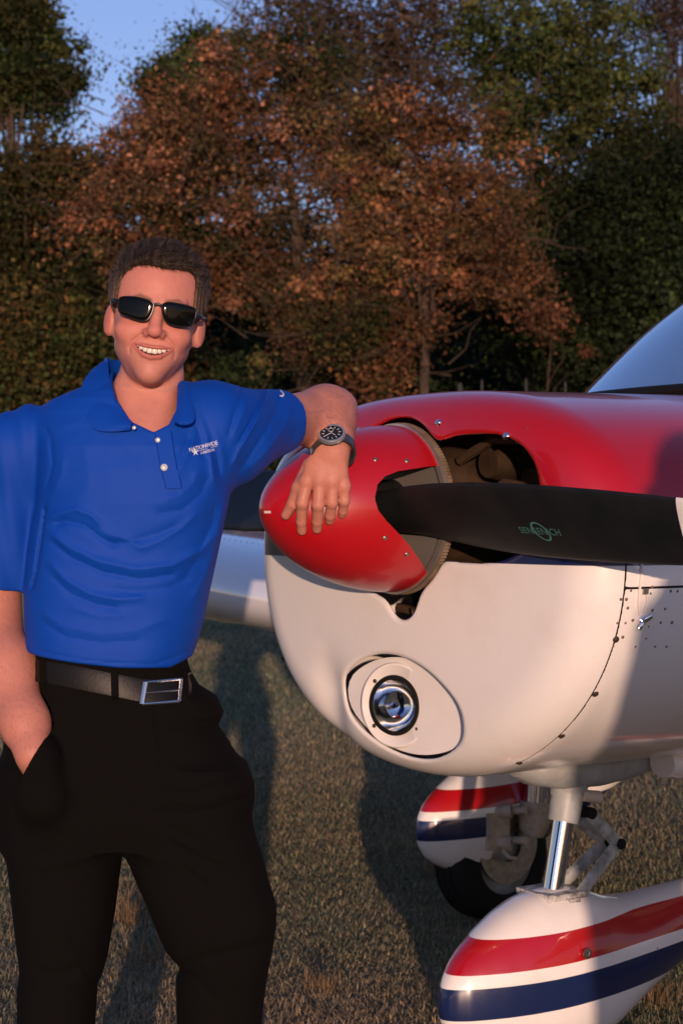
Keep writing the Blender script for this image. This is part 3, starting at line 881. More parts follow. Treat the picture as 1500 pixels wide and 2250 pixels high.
# ---- main gear leg and brake
T0, T1 = np.array([-1.40, 1.66, .80]), np.array([-1.40, 1.625, .36])
def alm(t): return T0+(T1-T0)*t
M_CREAM = mat('cream_casting', (.55, .46, .36), rough=.5, vary=.5, vary_scale=30, vary_col=(.12, .08, .05))
MLEG = MB(); MLEG.tube([alm(0), alm(.72)], .05, 20); MLEG = MLEG.build('main_gear_leg', M_WHITE, plane)
b = MB(); b.tube([alm(.7), alm(1)], .036, 24); b.build('chrome_piston', M_CHROME, MLEG)
b = MB(); b.tube([alm(.98), alm(1.16), alm(1.22)], [.047, .045, .03], 18); b.box((-1.50, 1.60, .30), (-1.39, 1.68, .375)); b.tube([(-1.42, 1.66, .36), (-1.36, 1.72, .345), (-1.38, 1.75, .30)], [.03, .025, .02], 10)
b.build('axle_casting', M_CREAM, MLEG)
b = MB()
for s in (1, -1):
    b.tube([(-1.44, 1.50, .30+.045*s), (-1.40, 1.53, .30+.05*s)], .022, 14); b.tube([(-1.44, 1.53, .30+.045*s), (-1.36, 1.55, .31+.045*s)], .012, 10)
b.box((-1.45, 1.455, .235), (-1.42, 1.54, .345)); b.tube([(-1.41, 1.50, .235), (-1.40, 1.52, .21), (-1.41, 1.56, .20)], .007, 8)
b.build('brake_caliper', M_CREAM, MLEG)
b = MB(); b.rings(lathe([(0, .05), (0, .115), (.008, .115), (.008, .05)], 40, 'x', (-1.455, 1.56, .235)), cap=False); b.build('brake_disc', M_STEEL, MLEG)

# ---- fuselage behind the firewall, windshield
R = []
for a, W, zt, zb in ((1.035, .545, 1.47, .775), (1.3, .56, 1.50, .72), (2.2, .57, 1.50, .66), (3.2, .48, 1.46, .72), (4.2, .32, 1.42, .88), (5.3, .17, 1.38, 1.02), (6.1, .05, 1.36, 1.16)):
    q = np.arange(48)/48*2*math.pi; c, s = np.cos(q), np.sin(q); e = 2/2.6; zc = (zt*.45+zb*.55)
    R.append(np.stack([W*np.sign(c)*np.abs(c)**e, np.full(48, a), np.where(s > 0, zc+(zt-zc)*np.abs(s)**e, zc-(zc-zb)*np.abs(s)**e)], 1))
b = MB(); b.rings(np.array(R)[:, ::-1]); b.build('fuselage', M_COWL, plane, smooth=60)
# windshield: raked, wrapped sheet with thickness
M_GLASS = mat('windshield_glass', (0.62, 0.80, 0.92), rough=0.06, metal=0.6, trans=0.8, ior=1.6, spec=0.8)
def ws(u, v, off=0.0):
    # u -1 (starboard) .. 1 (port), v 0 base .. 1 roof
    lb, lt = .50*math.sin(u*1.35)/math.sin(1.35), .43*math.sin(u*1.35)/math.sin(1.35)
    ab = .78+.17*(1-math.cos(u*1.35))/(1-math.cos(1.35)); at = 1.42+.05*(1-math.cos(u*1.35))
    zb = 1.513-.0*abs(u)+.035*(1-u*u)*0; zt = 1.93-.10*u*u
    l = lb+(lt-lb)*v; a = ab+(at-ab)*v; z = zb+(zt-zb)*(v+.12*math.sin(v*math.pi))
    if off:
        n = np.array([math.sin(u*1.1)*.8, -.55, .7]); n /= np.linalg.norm(n); return np.array([l, a, z])-n*off
    return np.array([l, a, z])
nu, nv = 33, 14
A = np.array([[ws(u, w) for u in np.linspace(-1, 1, nu)] for w in np.linspace(0, 1, nv)])
Bk = np.array([[ws(u, w, .004) for u in np.linspace(-1, 1, nu)] for w in np.linspace(0, 1, nv)])
vv = np.concatenate([A.reshape(-1, 3), Bk.reshape(-1, 3)]); ff = []
for i in range(nv-1):
    for j in range(nu-1):
        k = i*nu+j; ff.append((k, k+1, k+nu+1, k+nu)); m_ = nv*nu; ff.append((m_+k, m_+k+nu, m_+k+nu+1, m_+k+1))
WSH = mesh_obj('windshield', vv, ff, M_GLASS, plane, True)
b = MB(); b.tube([ws(u, 0)+np.array([0, -.012, -.004]) for u in np.linspace(-1, 1, 25)], .020, 10, flat=.8); b.tube([ws(-1, w) for w in np.linspace(0, 1, 8)], .006, 8); b.tube([ws(1, w) for w in np.linspace(0, 1, 8)], .006, 8)
b.tube([ws(u, 1) for u in np.linspace(-1, 1, 17)], .012, 8)
b.build('gasket', M_BLACK, WSH)
b = MB(); b.tube([ws(u, .06) +np.array([0, .05, -.004]) for u in np.linspace(-.8, .8, 17)], .008, 8); b.build('defroster_trim', M_STEEL, WSH)
# cabin: roof, side windows, panel
R = []
for a, W, zt, zb in ((1.42, .40, 1.93, 1.86), (1.7, .44, 2.0, 1.86), (2.3, .45, 2.0, 1.85), (2.9, .40, 1.9, 1.76), (3.5, .28, 1.68, 1.52), (4.0, .2, 1.5, 1.38)):
    q = np.arange(32)/32*2*math.pi; c, s = np.cos(q), np.sin(q); e = 2/2.6; zc = (zt+zb)/2
    R.append(np.stack([W*np.sign(c)*np.abs(c)**e, np.full(32, a), zc+(zt-zb)/2*np.sign(s)*np.abs(s)**e], 1))
b = MB(); b.rings(np.array(R)[:, ::-1]); CAB = b.build('cabin_roof', M_WHITE, plane, smooth=60)
for s in (1, -1):
    for a0, a1 in ((1.28, 1.40), (2.08, 2.16), (2.75, 3.5)):
        b = MB(); b.tube([(s*.51, a0, 1.44), (s*.43, a1, 1.90 if a1 < 3 else 1.70)], [.03, .03], 8); b.build('window_post', M_WHITE, CAB)
    for (a0, a1, b0, b1) in ((1.32, 2.10, 1.43, 2.10), (2.14, 2.78, 2.15, 2.8)):
        v_ = [(s*.515, a0, 1.45), (s*.515, a1, 1.45), (s*.435, b1, 1.87), (s*.435, b0, 1.88)]; v_ += [(q[0]-s*.005, q[1], q[2]) for q in v_]
        mesh_obj('side_window', v_, [(0, 1, 2, 3), (7, 6, 5, 4), (0, 4, 5, 1), (1, 5, 6, 2), (2, 6, 7, 3), (3, 7, 4, 0)], M_GLASS, CAB, False)
b = MB(); b.box((-.47, 1.10, 1.20), (.47, 1.30, 1.50)); b.box((-.42, 2.0, 1.1), (-.05, 2.12, 1.62)); b.box((.05, 2.0, 1.1), (.42, 2.12, 1.62)); b.build('cabin_interior', M_BLACK, CAB)
b = MB(); b.rings(np.array([np.array([(-.03, 5.1, 1.3), (.03, 5.1, 1.3), (.03, 6.15, 1.3), (-.03, 6.15, 1.3)]), np.array([(-.015, 5.75, 2.2), (.015, 5.75, 2.2), (.015, 6.2, 2.2), (-.015, 6.2, 2.2)])])); b.build('tail_fin', M_COWL, plane, smooth=False)
b = MB(); b.box((-1.6, 5.55, 1.28), (1.6, 6.2, 1.33)); b.build('stabilator', M_WHITE, plane, smooth=False)
MWP = fairing('wheel_fairing', 'striped port main wheel fairing beyond the right edge', 1.53, 1.143)
wh3 = empty('main_wheel'); wh3.parent = plane; wheel(wh3, 1.53, 1.50, .21, .21)
b = MB(); b.tube([(1.5, 1.62, .9), (1.5, 1.6, .42)], .05, 16); b.build('main_gear_leg', M_WHITE, plane)
# ------------------------------------------------------------------ the man leaning on the spinner
MD = 2.97
man = empty('person', (XP(250, MD), MD, 0))
props(man, 'man in royal blue polo shirt, black trousers and sunglasses leaning an arm on the spinner', 'person')
MOFF = np.array([XP(250, MD), MD, 0])
def man_obj(name, v, f, m, parent=None, **k):
    return mesh_obj(name, np.asarray(v)-MOFF, f, m, parent or man, **k)

# ---- head frame: origin between the eyes, x to image right, y backwards, z up (millimetres)
HR, HY, HPT = math.radians(7.5), math.radians(5), math.radians(2)
Rz = np.array([[math.cos(HY), -math.sin(HY), 0], [math.sin(HY), math.cos(HY), 0], [0, 0, 1]])
Rr = np.array([[math.cos(HR), 0, math.sin(HR)], [0, 1, 0], [-math.sin(HR), 0, math.cos(HR)]])
HM = Rr @ Rz
HO = P(346.6, 679.5, 2.865)
def h2w(q): return (np.atleast_2d(q)*0.001) @ HM.T + HO
def w2h(p): return ((p-HO) @ HM)*1000.0

def taper(p):
    k = 1+.0008*np.clip(-38-p[:, 2], 0, 90)
    return np.stack([(p[:, 0]+3.5)*k-3.5, p[:, 1], p[:, 2]], 1)
def cran(p):
    return smin(ell(p, (-4, 92, 30), (76, 95, 79)), ell(taper(p), (-3.5, 60, -36), (60.5, 61, 82)), 22)
def mirror(p): return np.stack([np.abs(p[:, 0]), p[:, 1], p[:, 2]], 1)
def mouth2(x, z):
    top = -63.0+4.6*np.clip((x/29)**2, 0, 1.2)
    bot = -72.4+13.6*np.clip((x/29)**2, 0, 1.2)
    return np.maximum(np.maximum(z-top, bot-z), np.abs(x)-29.5)
NLF = [(15, -40), (24, -46), (32, -54), (36, -64), (35, -72)]
def head_d(p):
    q = mirror(p)
    x, y, z = q[:, 0], q[:, 1], q[:, 2]
    d = cran(p)
    qs = mirror(taper(p)+np.array([3.5, 0, 0]))
    d = smin(d, sph(qs, (40, 74, -60), 13), 22)                       # jaw angle
    d = smin(d, ell(qs, (28, 42, -60), (20, 22, 22)), 16)              # lower cheek
    d = smin(d, ell(p, (0, 17, -101), (19, 17, 16)), 26)              # chin
    d = smin(d, ell(qs, (38, 25, -37), (22, 20, 17)), 16)              # raised cheeks
    d = smin(d, cone(q, (6, 4, 12), (38, 14, 13), 8, 7), 9)           # brow
    d = smax(d, -ell(q, (31, -9, -8), (17, 15, 13)), 12)              # eye sockets
    d = smin(d, sph(q, (31, 14, -9), 12), 4)                          # eyes behind the lenses
    d = smin(d, ell(p, (0, 21, -73), (32, 18.5, 21)), 18)               # muzzle
    d = smin(d, chain(p, [(0, 3, 6), (0, -3, -14), (0, -11, -34)], [7.5, 8.5, 10.5], 4), 9)
    d = smin(d, ell(p, (0, -12.5, -36.5), (10.5, 9.5, 8)), 6)
    d = smin(d, ell(q, (12.5, -1, -39.5), (6.6, 10, 6.2)), 6)
    d = smax(d, -ell(q, (7, -9, -46.5), (4.0, 6, 2.8)), 2.5)
    # smile folds
    nl = polydist(x, z, NLF); fr = np.clip((30-y)/20, 0, 1)
    d = d+2.1*np.exp(-(nl/2.8)**2)*fr
    d = d-1.6*np.exp(-((x-44)**2+(z+56)**2)/120)*fr
    d = d+0.9*np.exp(-((z+88)/4.5)**2)*np.exp(-(x/18)**2)*fr          # under the lip
    # lips and open smile
    lipu = chain(q, [(0, -3.0, -60.6), (14, -1.2, -59.4), (30, 9, -57.6)], [2.7, 2.6, 2.0])
    lipl = chain(q, [(0, -3.6, -76.4), (13, -1.2, -73.4), (28.5, 8, -60.5)], [3.8, 3.6, 2.2])
    d = smin(d, lipu, 3); d = smin(d, lipl, 4)
    m = np.maximum(mouth2(p[:, 0], p[:, 2]), y-22)
    d = smax(d, -m, 1.6)
    # ears
    c, s = math.cos(0.5), math.sin(0.5)
    qe = mirror(p+np.array([3.5, 0, 0]))
    d = smin(d, ell(qe, (58.5, 80, -34), (8, 10, 15)), 8)
    e = qe-np.array([70.5, 84, -19]); er = np.stack([e[:, 0]*c-e[:, 1]*s, e[:, 0]*s+e[:, 1]*c, e[:, 2]+0.12*e[:, 1]], 1)
    ear = ell(er, (4, 2, 0), (4.6, 12.5, 23))
    ear = smax(ear, -ell(er, (-1.2, 1, 2), (4.5, 8, 15)), 4)
    ear = smin(ear, ell(er, (-1, 2, -18), (5, 8, 8)), 6)
    d = smin(d, ear, 7)
    return d
NECK0 = h2w([0, 108, -62])[0]; NECK1 = P(316, 985, 3.0)
CHC = P(318, 1075, 2.985)
SHL = P(470, 945, 3.0); ELB = P(716, 909, 3.30); WRI = P(733, 992, 3.215)
SHR = P(58, 995, 3.0); ELR = P(-22, 1352, 3.02); WRR = P(74, 1655, 2.855)

# hand joints: (photo direction, height above the spinner skin)
def sp_depth(px, py):
    h = spin_hit(px, py)
    return h[2] if h else 3.3
def J(px, py, off): return P(px, py, sp_depth(px, py)-off)
FING = {
 'index': ([J(674, 1058, .046), J(664, 1106, .036), J(662, 1146, .017), J(663, 1166, .009)], [.0110, .0094, .0083, .0074]),
 'middle': ([J(703, 1054, .050), J(699, 1110, .040), J(697, 1145, .019), J(696, 1162, .009)], [.0112, .0096, .0085, .0076]),
 'ring': ([J(731, 1058, .047), J(729, 1104, .037), J(725, 1132, .018), J(724, 1143, .009)], [.0105, .0092, .0082, .0073]),
 'pinky': ([J(755, 1068, .040), J(756, 1101, .031), J(753, 1122, .015), J(751, 1130, .008)], [.0096, .0083, .0074, .0066]),
 'thumb': ([J(684, 1024, .034), J(656, 1072, .034), J(643, 1107, .018), J(628, 1132, .0085)], [.0165, .0122, .0102, .0085]),
}
def hand_d(p):
    d = None
    for n in ('index', 'middle', 'ring', 'pinky'):
        c = cone(p, WRI+np.array([(FING[n][0][0][0]-WRI[0])*0.35, -.001, 0]), FING[n][0][0], .0165, FING[n][1][0]+.0008)
        d = c if d is None else smin(d, c, .010)
    d = smin(d, ell(p, (P(713, 1030, 3.207)), (.036, .0125, .032)), .010)
    fi = None
    for n in ('index', 'middle', 'ring', 'pinky'):
        pts, rs = FING[n]; rs = [q*1.13 for q in rs]
        c = chain(p, pts, rs, .003)
        c = smin(c, sph(p, pts[0], rs[0]*1.06), .006)
        c = smin(c, sph(p, pts[1], rs[1]*1.02), .004)
        fi = c if fi is None else smin(fi, c, .0022)
    d = smin(d, fi, .006)
    th = chain(p, *FING['thumb'], .004)
    d = smin(d, th, .007)
    # tendons
    for n in ('index', 'middle', 'ring', 'pinky'):
        a = FING[n][0][0]; t = cone(p, WRI+np.array([0, -.012, 0]), a, .002, .004)
        d = d-.0016*np.exp(-(np.clip(t, 0, 1)/.0055)**2)
    for n in ('index', 'middle', 'ring', 'pinky', 'thumb'):        # knuckle creases
        a, b = FING[n][0][0], FING[n][0][1]
        ax = (FING[n][0][2]-b); ax /= np.linalg.norm(ax); near = np.linalg.norm(p-b, axis=1) < .016
        if near.any():
            t = (p-b)@ax
            d = d+np.where(near, .00025*np.exp(-(t/.0012)**2)+.0002*np.exp(-((t-.0035)/.001)**2), 0)
    return d
def arm_d(p):
    d = chain(p, [SHL, P(600, 932, 3.14), ELB], [.055, .046, .047], .03)
    d = smin(d, chain(p, [ELB, P(722, 937, 3.275), P(729, 965, 3.24), WRI], [.047, .043, .035, .026], .02), .03)
    d = smin(d, ell(p, P(752, 892, 3.325), (.022, .03, .022)), .025)       # point of the elbow
    d = smin(d, ell(p, P(700, 915, 3.262), (.026, .02, .034)), .03)       # forearm muscle
    d = smin(d, hand_d(p), .014)
    return d
def arm_r(p):
    d = chain(p, [SHR, P(2, 1180, 3.02), ELR], [.046, .046, .045], .03)
    d = smin(d, chain(p, [ELR, P(16, 1470, 2.955), P(56, 1590, 2.89), WRR], [.045, .0455, .035, .025], .03), .03)
    d = smin(d, cone(p, WRR, P(98, 1760, 2.91), .025, .02), .02)
    return d
def neck_d(p):
    d = cone(p, NECK0, NECK1, .049, .060)
    d = smin(d, cone(p, P(272, 850, 2.955), P(318, 955, 2.915), .012, .010), .03)
    d = smin(d, cone(p, P(378, 830, 2.955), P(333, 955, 2.915), .011, .010), .03)
    d = smin(d, ell(p, CHC, (.125, .095, .13)), .05)
    return d
def skin_f(p):
    d = np.full(len(p), 1.0)
    q = w2h(p)
    m = np.linalg.norm(q-np.array([0, 80, -20]), axis=1) < 260
    dh = np.linalg.norm(q-np.array([0, 80, -20]), axis=1)*.001-.13
    if m.any(): dh[m] = head_d(q[m])*.001
    return dh
def headneck(p): return smin(skin_f(p), neck_d(p), .010)

def skin_colour(v, n, part):
    c = np.tile(np.array([0.50, 0.20, 0.15]), (len(v), 1))
    if part == 'head':
        q = w2h(v); mq = mirror(q)
        def blend(w, col):
            nonlocal c
            w = np.clip(w, 0, 1)[:, None]; c = c*(1-w)+np.array(col)*w
        blend(.55*np.exp(-((mq[:, 0]-38)**2+(q[:, 2]+30)**2)/500)*(q[:, 1] < 60), (.48, .145, .11))
        blend(.5*np.exp(-(q[:, 0]**2+(q[:, 2]+36)**2)/200)*(q[:, 1] < 20), (.49, .15, .12))
        blend(.45*np.exp(-((q[:, 2]-50)**2)/500)*(q[:, 1] < 60), (.52, .185, .145))
        blend(.7*(mq[:, 0] > 74), (.46, .14, .105))
        lu = polydist(mq[:, 0], q[:, 2], [(0, -60.4), (14, -59.2), (30, -57.6)]); ll = polydist(mq[:, 0], q[:, 2], [(0, -76.2), (13, -73.2), (28.5, -60.5)])
        lip = np.maximum(np.clip(1.5-lu/1.9, 0, 1), np.clip(1.7-ll/3.0, 0, 1))*(q[:, 1] < 16)
        blend(.85*lip, (.42, .115, .10))
        ins = (mouth2(q[:, 0], q[:, 2]) < -0.5) & (q[:, 1] > 4) & (q[:, 1] < 40)
        c[ins] = (.05, .012, .01)
        # shaven beard shadow, plus shade of the jaw sides painted into the skin
        st = np.clip((-52-q[:, 2])/25, 0, 1)*np.clip((mq[:, 0]*.012+.25), 0, 1)*(q[:, 1] < 95)*(q[:, 2] > -125)
        blend(.42*st*(1-lip), (.27, .14, .115))
        # brows
        br = polydist(mq[:, 0], q[:, 2], [(13, 13), (30, 18), (44, 13)])
        blend(.8*np.clip(1.3-br/3.5, 0, 1)*(q[:, 1] < 40), (.12, .06, .035))
    else:
        c = np.tile(np.array([0.47, 0.19, 0.14]), (len(v), 1))
        for nme in FING:
            for k_, rad in ((0, .013), (1, .010), (2, .008)):
                w = .35*np.exp(-(np.linalg.norm(v-FING[nme][0][k_], axis=1)/rad)**2)[:, None]
                c = c*(1-w)+np.array((.49, .145, .105))*w
        for nme in ('index', 'middle', 'ring', 'pinky', 'thumb'):
            pts = FING[nme][0]; ax = pts[3]-pts[2]; ax /= np.linalg.norm(ax)
            ctr = pts[3]+np.array([0, -.0062, .002])
            e = v-ctr; t = e@ax; r_ = np.linalg.norm(e-np.outer(t, ax), axis=1)
            w = ((np.abs(t) < .0062) & (r_ < .0042) & (n[:, 1] < -.2))
            if nme != 'thumb': c[w] = (.6, .36, .29)
    mott = (0.06 if part == 'head' else 0.03)*wav(v, 140, 1)+0.06*wav(v, 420, 2)+0.05*wav(v, 1100, 3)
    return np.clip(c*(1+mott[:, None]), 0, 1)

M_SKIN = mat('skin', (.5, .24, .17), rough=.54, spec=.35, attr='Col', sss=.04, bump=.16, bump_scale=420, rough_vary=.1)
SKV, SKF, SKN, SKC = [], [], [], []
def add_skin(f, lo, hi, h, part, keep=None):
    v, fc, n = sdf_mesh(f, lo, hi, h)
    c = skin_colour(v, n, part)
    SKF.append(fc+sum(len(q) for q in SKV)); SKV.append(v); SKN.append(n); SKC.append(c)
add_skin(headneck, P(316, 985, 3.0)+np.array([-.20, -.20, -.09]), HO+np.array([.15, .24, .14]), .0023, 'head')
add_skin(arm_d, (SHL[0]-.02, 2.9, 1.17), (XP(800, 3.2), 3.38, 1.50), .0021, 'hand')
add_skin(arm_r, P(-100, 1900, 2.95)+np.array([-.03, -.16, 0]), (XP(150, 2.9), 3.12, 1.36), .004, 'arm')
# soft modelling of the upper-body joined inside the clothes
body = man_obj('body', np.concatenate(SKV), np.concatenate(SKF), M_SKIN, normals=np.concatenate(SKN), colors=np.concatenate(SKC))

# fine hair on the forearms
ah = np.random.default_rng(21)
av = np.concatenate(SKV[1:]); an_ = np.concatenate(SKN[1:])
mk = np.where(((av[:, 0] > XP(672, 3.25)) & (av[:, 2] > ZP(975, 3.2))) | ((av[:, 0] < XP(140, 2.95)) & (av[:, 2] < ZP(1300, 2.98)) & (av[:, 2] > ZP(1640, 2.87))))[0]
hi_ = ah.choice(mk, 5200); hp, hn = av[hi_], an_[hi_]
dn = np.where((hp[:, 0] > 0)[:, None] | (hp[:, 2] > 1.2)[:, None], np.array([[.55, -.25, -.75]]), np.array([[.55, -.1, -.8]]))+ah.normal(size=hp.shape)*.35
dn -= hn*np.sum(dn*hn, 1)[:, None]; dn /= np.linalg.norm(dn, axis=1)[:, None]; dn = dn*.9+hn*.35
L_ = ah.uniform(.005, .011, len(hp))[:, None]; ws_ = np.cross(dn, hn); ws_ = ws_/(np.linalg.norm(ws_, axis=1)[:, None]+1e-9)*.00011
av_ = np.stack([hp-ws_, hp+ws_, hp+dn*L_], 1).reshape(-1, 3)
aho = man_obj('arm_hair', av_, np.arange(len(av_)).reshape(-1, 3), mat('arm_hair', (.10, .06, .035), rough=.6), body); aho['kind'] = 'stuff'

# teeth
def tooth_arc(x): return 2.0+0.0105*x*x
tv, tf = [], []
M_TEETH = mat('teeth', (.68, .62, .53), rough=.25, spec=.5)
edges = [0, 8.3, 14.8, 21.5, 27.5]
k0 = 0
tb = MB()
for s in (1, -1):
    for a, b in zip(edges[:-1], edges[1:]):
        xs = np.linspace(a+.25, b-.25, 6); hgt = 11.0 if a < 1 else (10.0 if a < 9 else 8.6 if a < 15 else 5.5)
        R = []
        for zz, dy in ((-59.5+.0045*b*b, .9), (-59.5-hgt*.3+.0045*b*b, -.1), (-59.5-hgt*.8+.0045*b*b, .2), (-59.5-hgt+.0045*b*b, .9), (-59.5-hgt+.0045*b*b, 3)):
            row = []
            for i, x in enumerate(xs):
                bul = 1.0*(1-((i-2.5)/2.5)**2)
                row.append((s*x, tooth_arc(x)+dy-bul*.7, zz+(.7*abs((i-2.5)/2.5)**3 if zz < -62 else 0)))
            R.append(row)
        R = np.array(R)
        w = h2w(R.reshape(-1, 3)).reshape(R.shape)-MOFF
        v, f = rings(w, False, False)
        tb.add(v, f)
tb.build('teeth', M_TEETH, body, smooth=True)

# ---- hair
HPOLY = [(-40, 160), (-40, -10), (62, -10), (80, 6), (98, 8), (114, 2), (132, -45), (230, -60), (230, 160)]
def rbox(x, z, cx, hw, ztop, r):
    dx = np.abs(x-cx)-(hw-r); dz = z-(ztop-r)
    return np.where((dx > 0) & (dz > 0), np.hypot(dx, dz)-r, np.maximum(dx, dz)-r)
def hair_region(q):
    """negative where hair grows"""
    x, y, z = q[:, 0], q[:, 1], q[:, 2]
    wob = 1.8*wav(q*np.array([1, .3, .3]), .5, 1)
    face = rbox(x, z+wob+2.0*np.sin(x*.09+.8)-.05*x, -6+.03*z, 60.5-.06*np.clip(z, 0, 80), 67, 20)
    return np.maximum(polysdf(y, z+wob, HPOLY), np.where(y < 80, -face, -50))
def hair_f(p):
    q = w2h(p); x, y, z = q[:, 0], q[:, 1], q[:, 2]
    up = np.clip((z-10)/80, 0, 1)
    n1 = np.sin(x*.42+2.2*np.sin(y*.035+1)+1.5*wav(q, .06, 2))*.6+np.sin(x*.95+3*np.sin(y*.05)+2*wav(q, .09, 1))*.4
    thick = 4.0+6.0*up+1.2*n1*(.35+up)+1.2*wav(q, .15, 3)
    # brushed up front edge
    thick = thick+2.5*np.exp(-((y-8)/14)**2)*up
    d = ell(q, (-4, 92, 30), (76, 95, 79))
    reg = hair_region(q)
    thick = thick*np.sqrt(np.clip(-reg/9.0, .0, 1))-.3
    d = smin(d, ell(q, (-3.5, 60, -36), (60.5, 61, 82)), 22)-thick
    return np.maximum(smax(d, reg, 2.0), -(d+thick+6))*.001
v, f, n = sdf_mesh(hair_f, HO+np.array([-.12, -.05, -.10]), HO+np.array([.14, .26, .16]), .0028)
def hair_col(v):
    q = w2h(v)
    base = np.tile(np.array([.026, .018, .013]), (len(v), 1))
    side = np.clip((62-q[:, 2])/45, 0, 1)[:, None]
    c = base*(1-side)+np.array([.10, .066, .045])*side
    st = (0.5+0.5*np.sin(q[:, 0]*1.3+3*np.sin(q[:, 1]*.05)+2*wav(q, .1, 1)))[:, None]
    return c*(.35+1.3*st)
M_HAIR = mat('hair', (.04, .028, .02), rough=.62, spec=.22, attr='Col')
hairo = man_obj('hair', v, f, M_HAIR, normals=n, colors=hair_col(v))
# short strands on top of the mass
hr = np.random.default_rng(11)
idx = hr.choice(len(v), 60000); sv, sf, sc = [], [], []
outer = n[idx]
pq = w2h(v[idx]); keep = (cran(pq) > -0.5) & (pq[:, 1] < 150)
ps = v[idx][keep]; ns = outer[keep]; qs = pq[keep]
ht = np.clip((qs[:, 2]-35)/40, 0, 1)[:, None]
front = np.clip((40-qs[:, 1])/40, 0, 1)[:, None]
sweep = np.tile(np.array([.9, .75, .2]), (len(qs), 1))*(1-.4*front)+np.array([.95, -.25, -.05])*front
side = np.stack([0*qs[:, 0], np.full(len(qs), .55), np.full(len(qs), -.9)], 1)
dl = sweep*ht+side*(1-ht)
dirs = dl @ HM.T
dirs -= ns*np.sum(dirs*ns, 1)[:, None]; dirs /= np.linalg.norm(dirs, axis=1)[:, None]+1e-9
clump = (.5+.5*wav(ps, 260, 4))[:, None]
dirs = dirs+ns*(.20+.75*ht*clump)+hr.normal(size=ns.shape)*.16
dirs /= np.linalg.norm(dirs, axis=1)[:, None]
ln_ = (hr.uniform(.005, .011, len(ps))*(.55+1.25*ht[:, 0]*hr.uniform(.3, 1, len(ps))))[:, None]
w_ = np.cross(dirs, ns); w_ /= np.linalg.norm(w_, axis=1)[:, None]+1e-9; w_ *= .0003
a = ps-ns*.001; mid = a+dirs*ln_*.55+ns*.0010; tip = a+dirs*ln_
sv = np.stack([a-w_, a+w_, mid+w_*.7, mid-w_*.7, tip], 1).reshape(-1, 3)
b5 = np.arange(len(ps))[:, None]*5
sf = np.concatenate([b5+np.array([[0, 1, 2]]), b5+np.array([[0, 2, 3]]), b5+np.array([[3, 2, 4]])])
sc = np.repeat(hair_col(ps)*hr.uniform(.3, 2.6, (len(ps), 1)), 5, 0)
strands = man_obj('hair_strands', sv, sf, M_HAIR, hairo, colors=sc); strands['kind'] = 'stuff'

# ---- sunglasses (outlines in head millimetres)
def zc(u, w):
    du, dv = (u-735)*.1643, (w-880)*.1643
    return (du*math.cos(HR)+dv*math.sin(HR), -(-du*math.sin(HR)+dv*math.cos(HR)))
LENS_R = [zc(*q) for q in ((772, 858), (800, 828), (860, 820), (980, 838), (1085, 862), (1102, 890), (1098, 945), (1070, 1020), (1040, 1045), (940, 1050), (850, 1030), (810, 1000), (782, 940))]
LENS_L = [zc(*q) for q in ((702, 850), (690, 820), (620, 790), (500, 765), (385, 762), (365, 785), (358, 880), (375, 920), (420, 945), (540, 992), (610, 1002), (650, 985), (685, 920))]
def wrap_y(x): return -15.5+0.0048*x*x
def smooth_loop(L, it=2):
    L = np.array(L, float)
    for _ in range(it):
        L = np.stack([.75*L+.25*np.roll(L, -1, 0), .25*L+.75*np.roll(L, -1, 0)], 1).reshape(-1, 2)
    return L
M_LENSD = mat('dark_lens', (.003, .003, .003), rough=.08, spec=.22)
M_FRAME = mat('gunmetal_frame', (.03, .03, .032), rough=.3, metal=.6)
GLS = None
gm = MB()
# brow bars and bridge as the frame, temples to the ears
for L in (LENS_L, LENS_R):
    lp_ = smooth_loop(L); n_l = len(lp_)
    pts = [(x, wrap_y(x)-.4, z) for x, z in lp_]+[(lp_[0][0], wrap_y(lp_[0][0])-.4, lp_[0][1])]
    gm.tube(h2w(pts)-MOFF, .0011, 6, cap=False)
gm.tube(h2w([(-6, -15.6, 5), (0, -17, 7.0), (6.5, -15.6, 4.6)])-MOFF, .0021, 8)
GLS = gm.build('sunglasses', M_FRAME, man, smooth=60); GLS['label'] = 'black wrap sunglasses with dark rectangular lenses'
for L in (LENS_L, LENS_R):
    lp_ = smooth_loop(L); c0 = lp_.mean(0)
    R = []
    for t, dy in ((1.0, 2.2), (1.0, 0.0), (.96, -.5), (.7, -.9), (.4, -1.1), (.02, -1.2)):
        q = c0+(lp_-c0)*t
        R.append(np.stack([q[:, 0], wrap_y(q[:, 0])+dy, q[:, 1]], 1))
    R = np.array(R); w = h2w(R.reshape(-1, 3)).reshape(R.shape)-MOFF
    b = MB(); b.rings(w); b.build('lens', M_LENSD, GLS, smooth=50)
for s, xe, z0 in ((-1, -66, 4), (1, 61.5, -1)):
    b = MB(); b.tube(h2w([(xe*.97, wrap_y(xe)+1, z0), (xe+s*5.5, 14, z0+.5), (xe+s*8.5, 45, z0+1), (s*76, 86, 4), (s*75, 100, -4)])-MOFF, [.0034, .0034, .0026, .0022, .002], 8, flat=1.3)
    b.build('temple', M_FRAME, GLS, smooth=60)

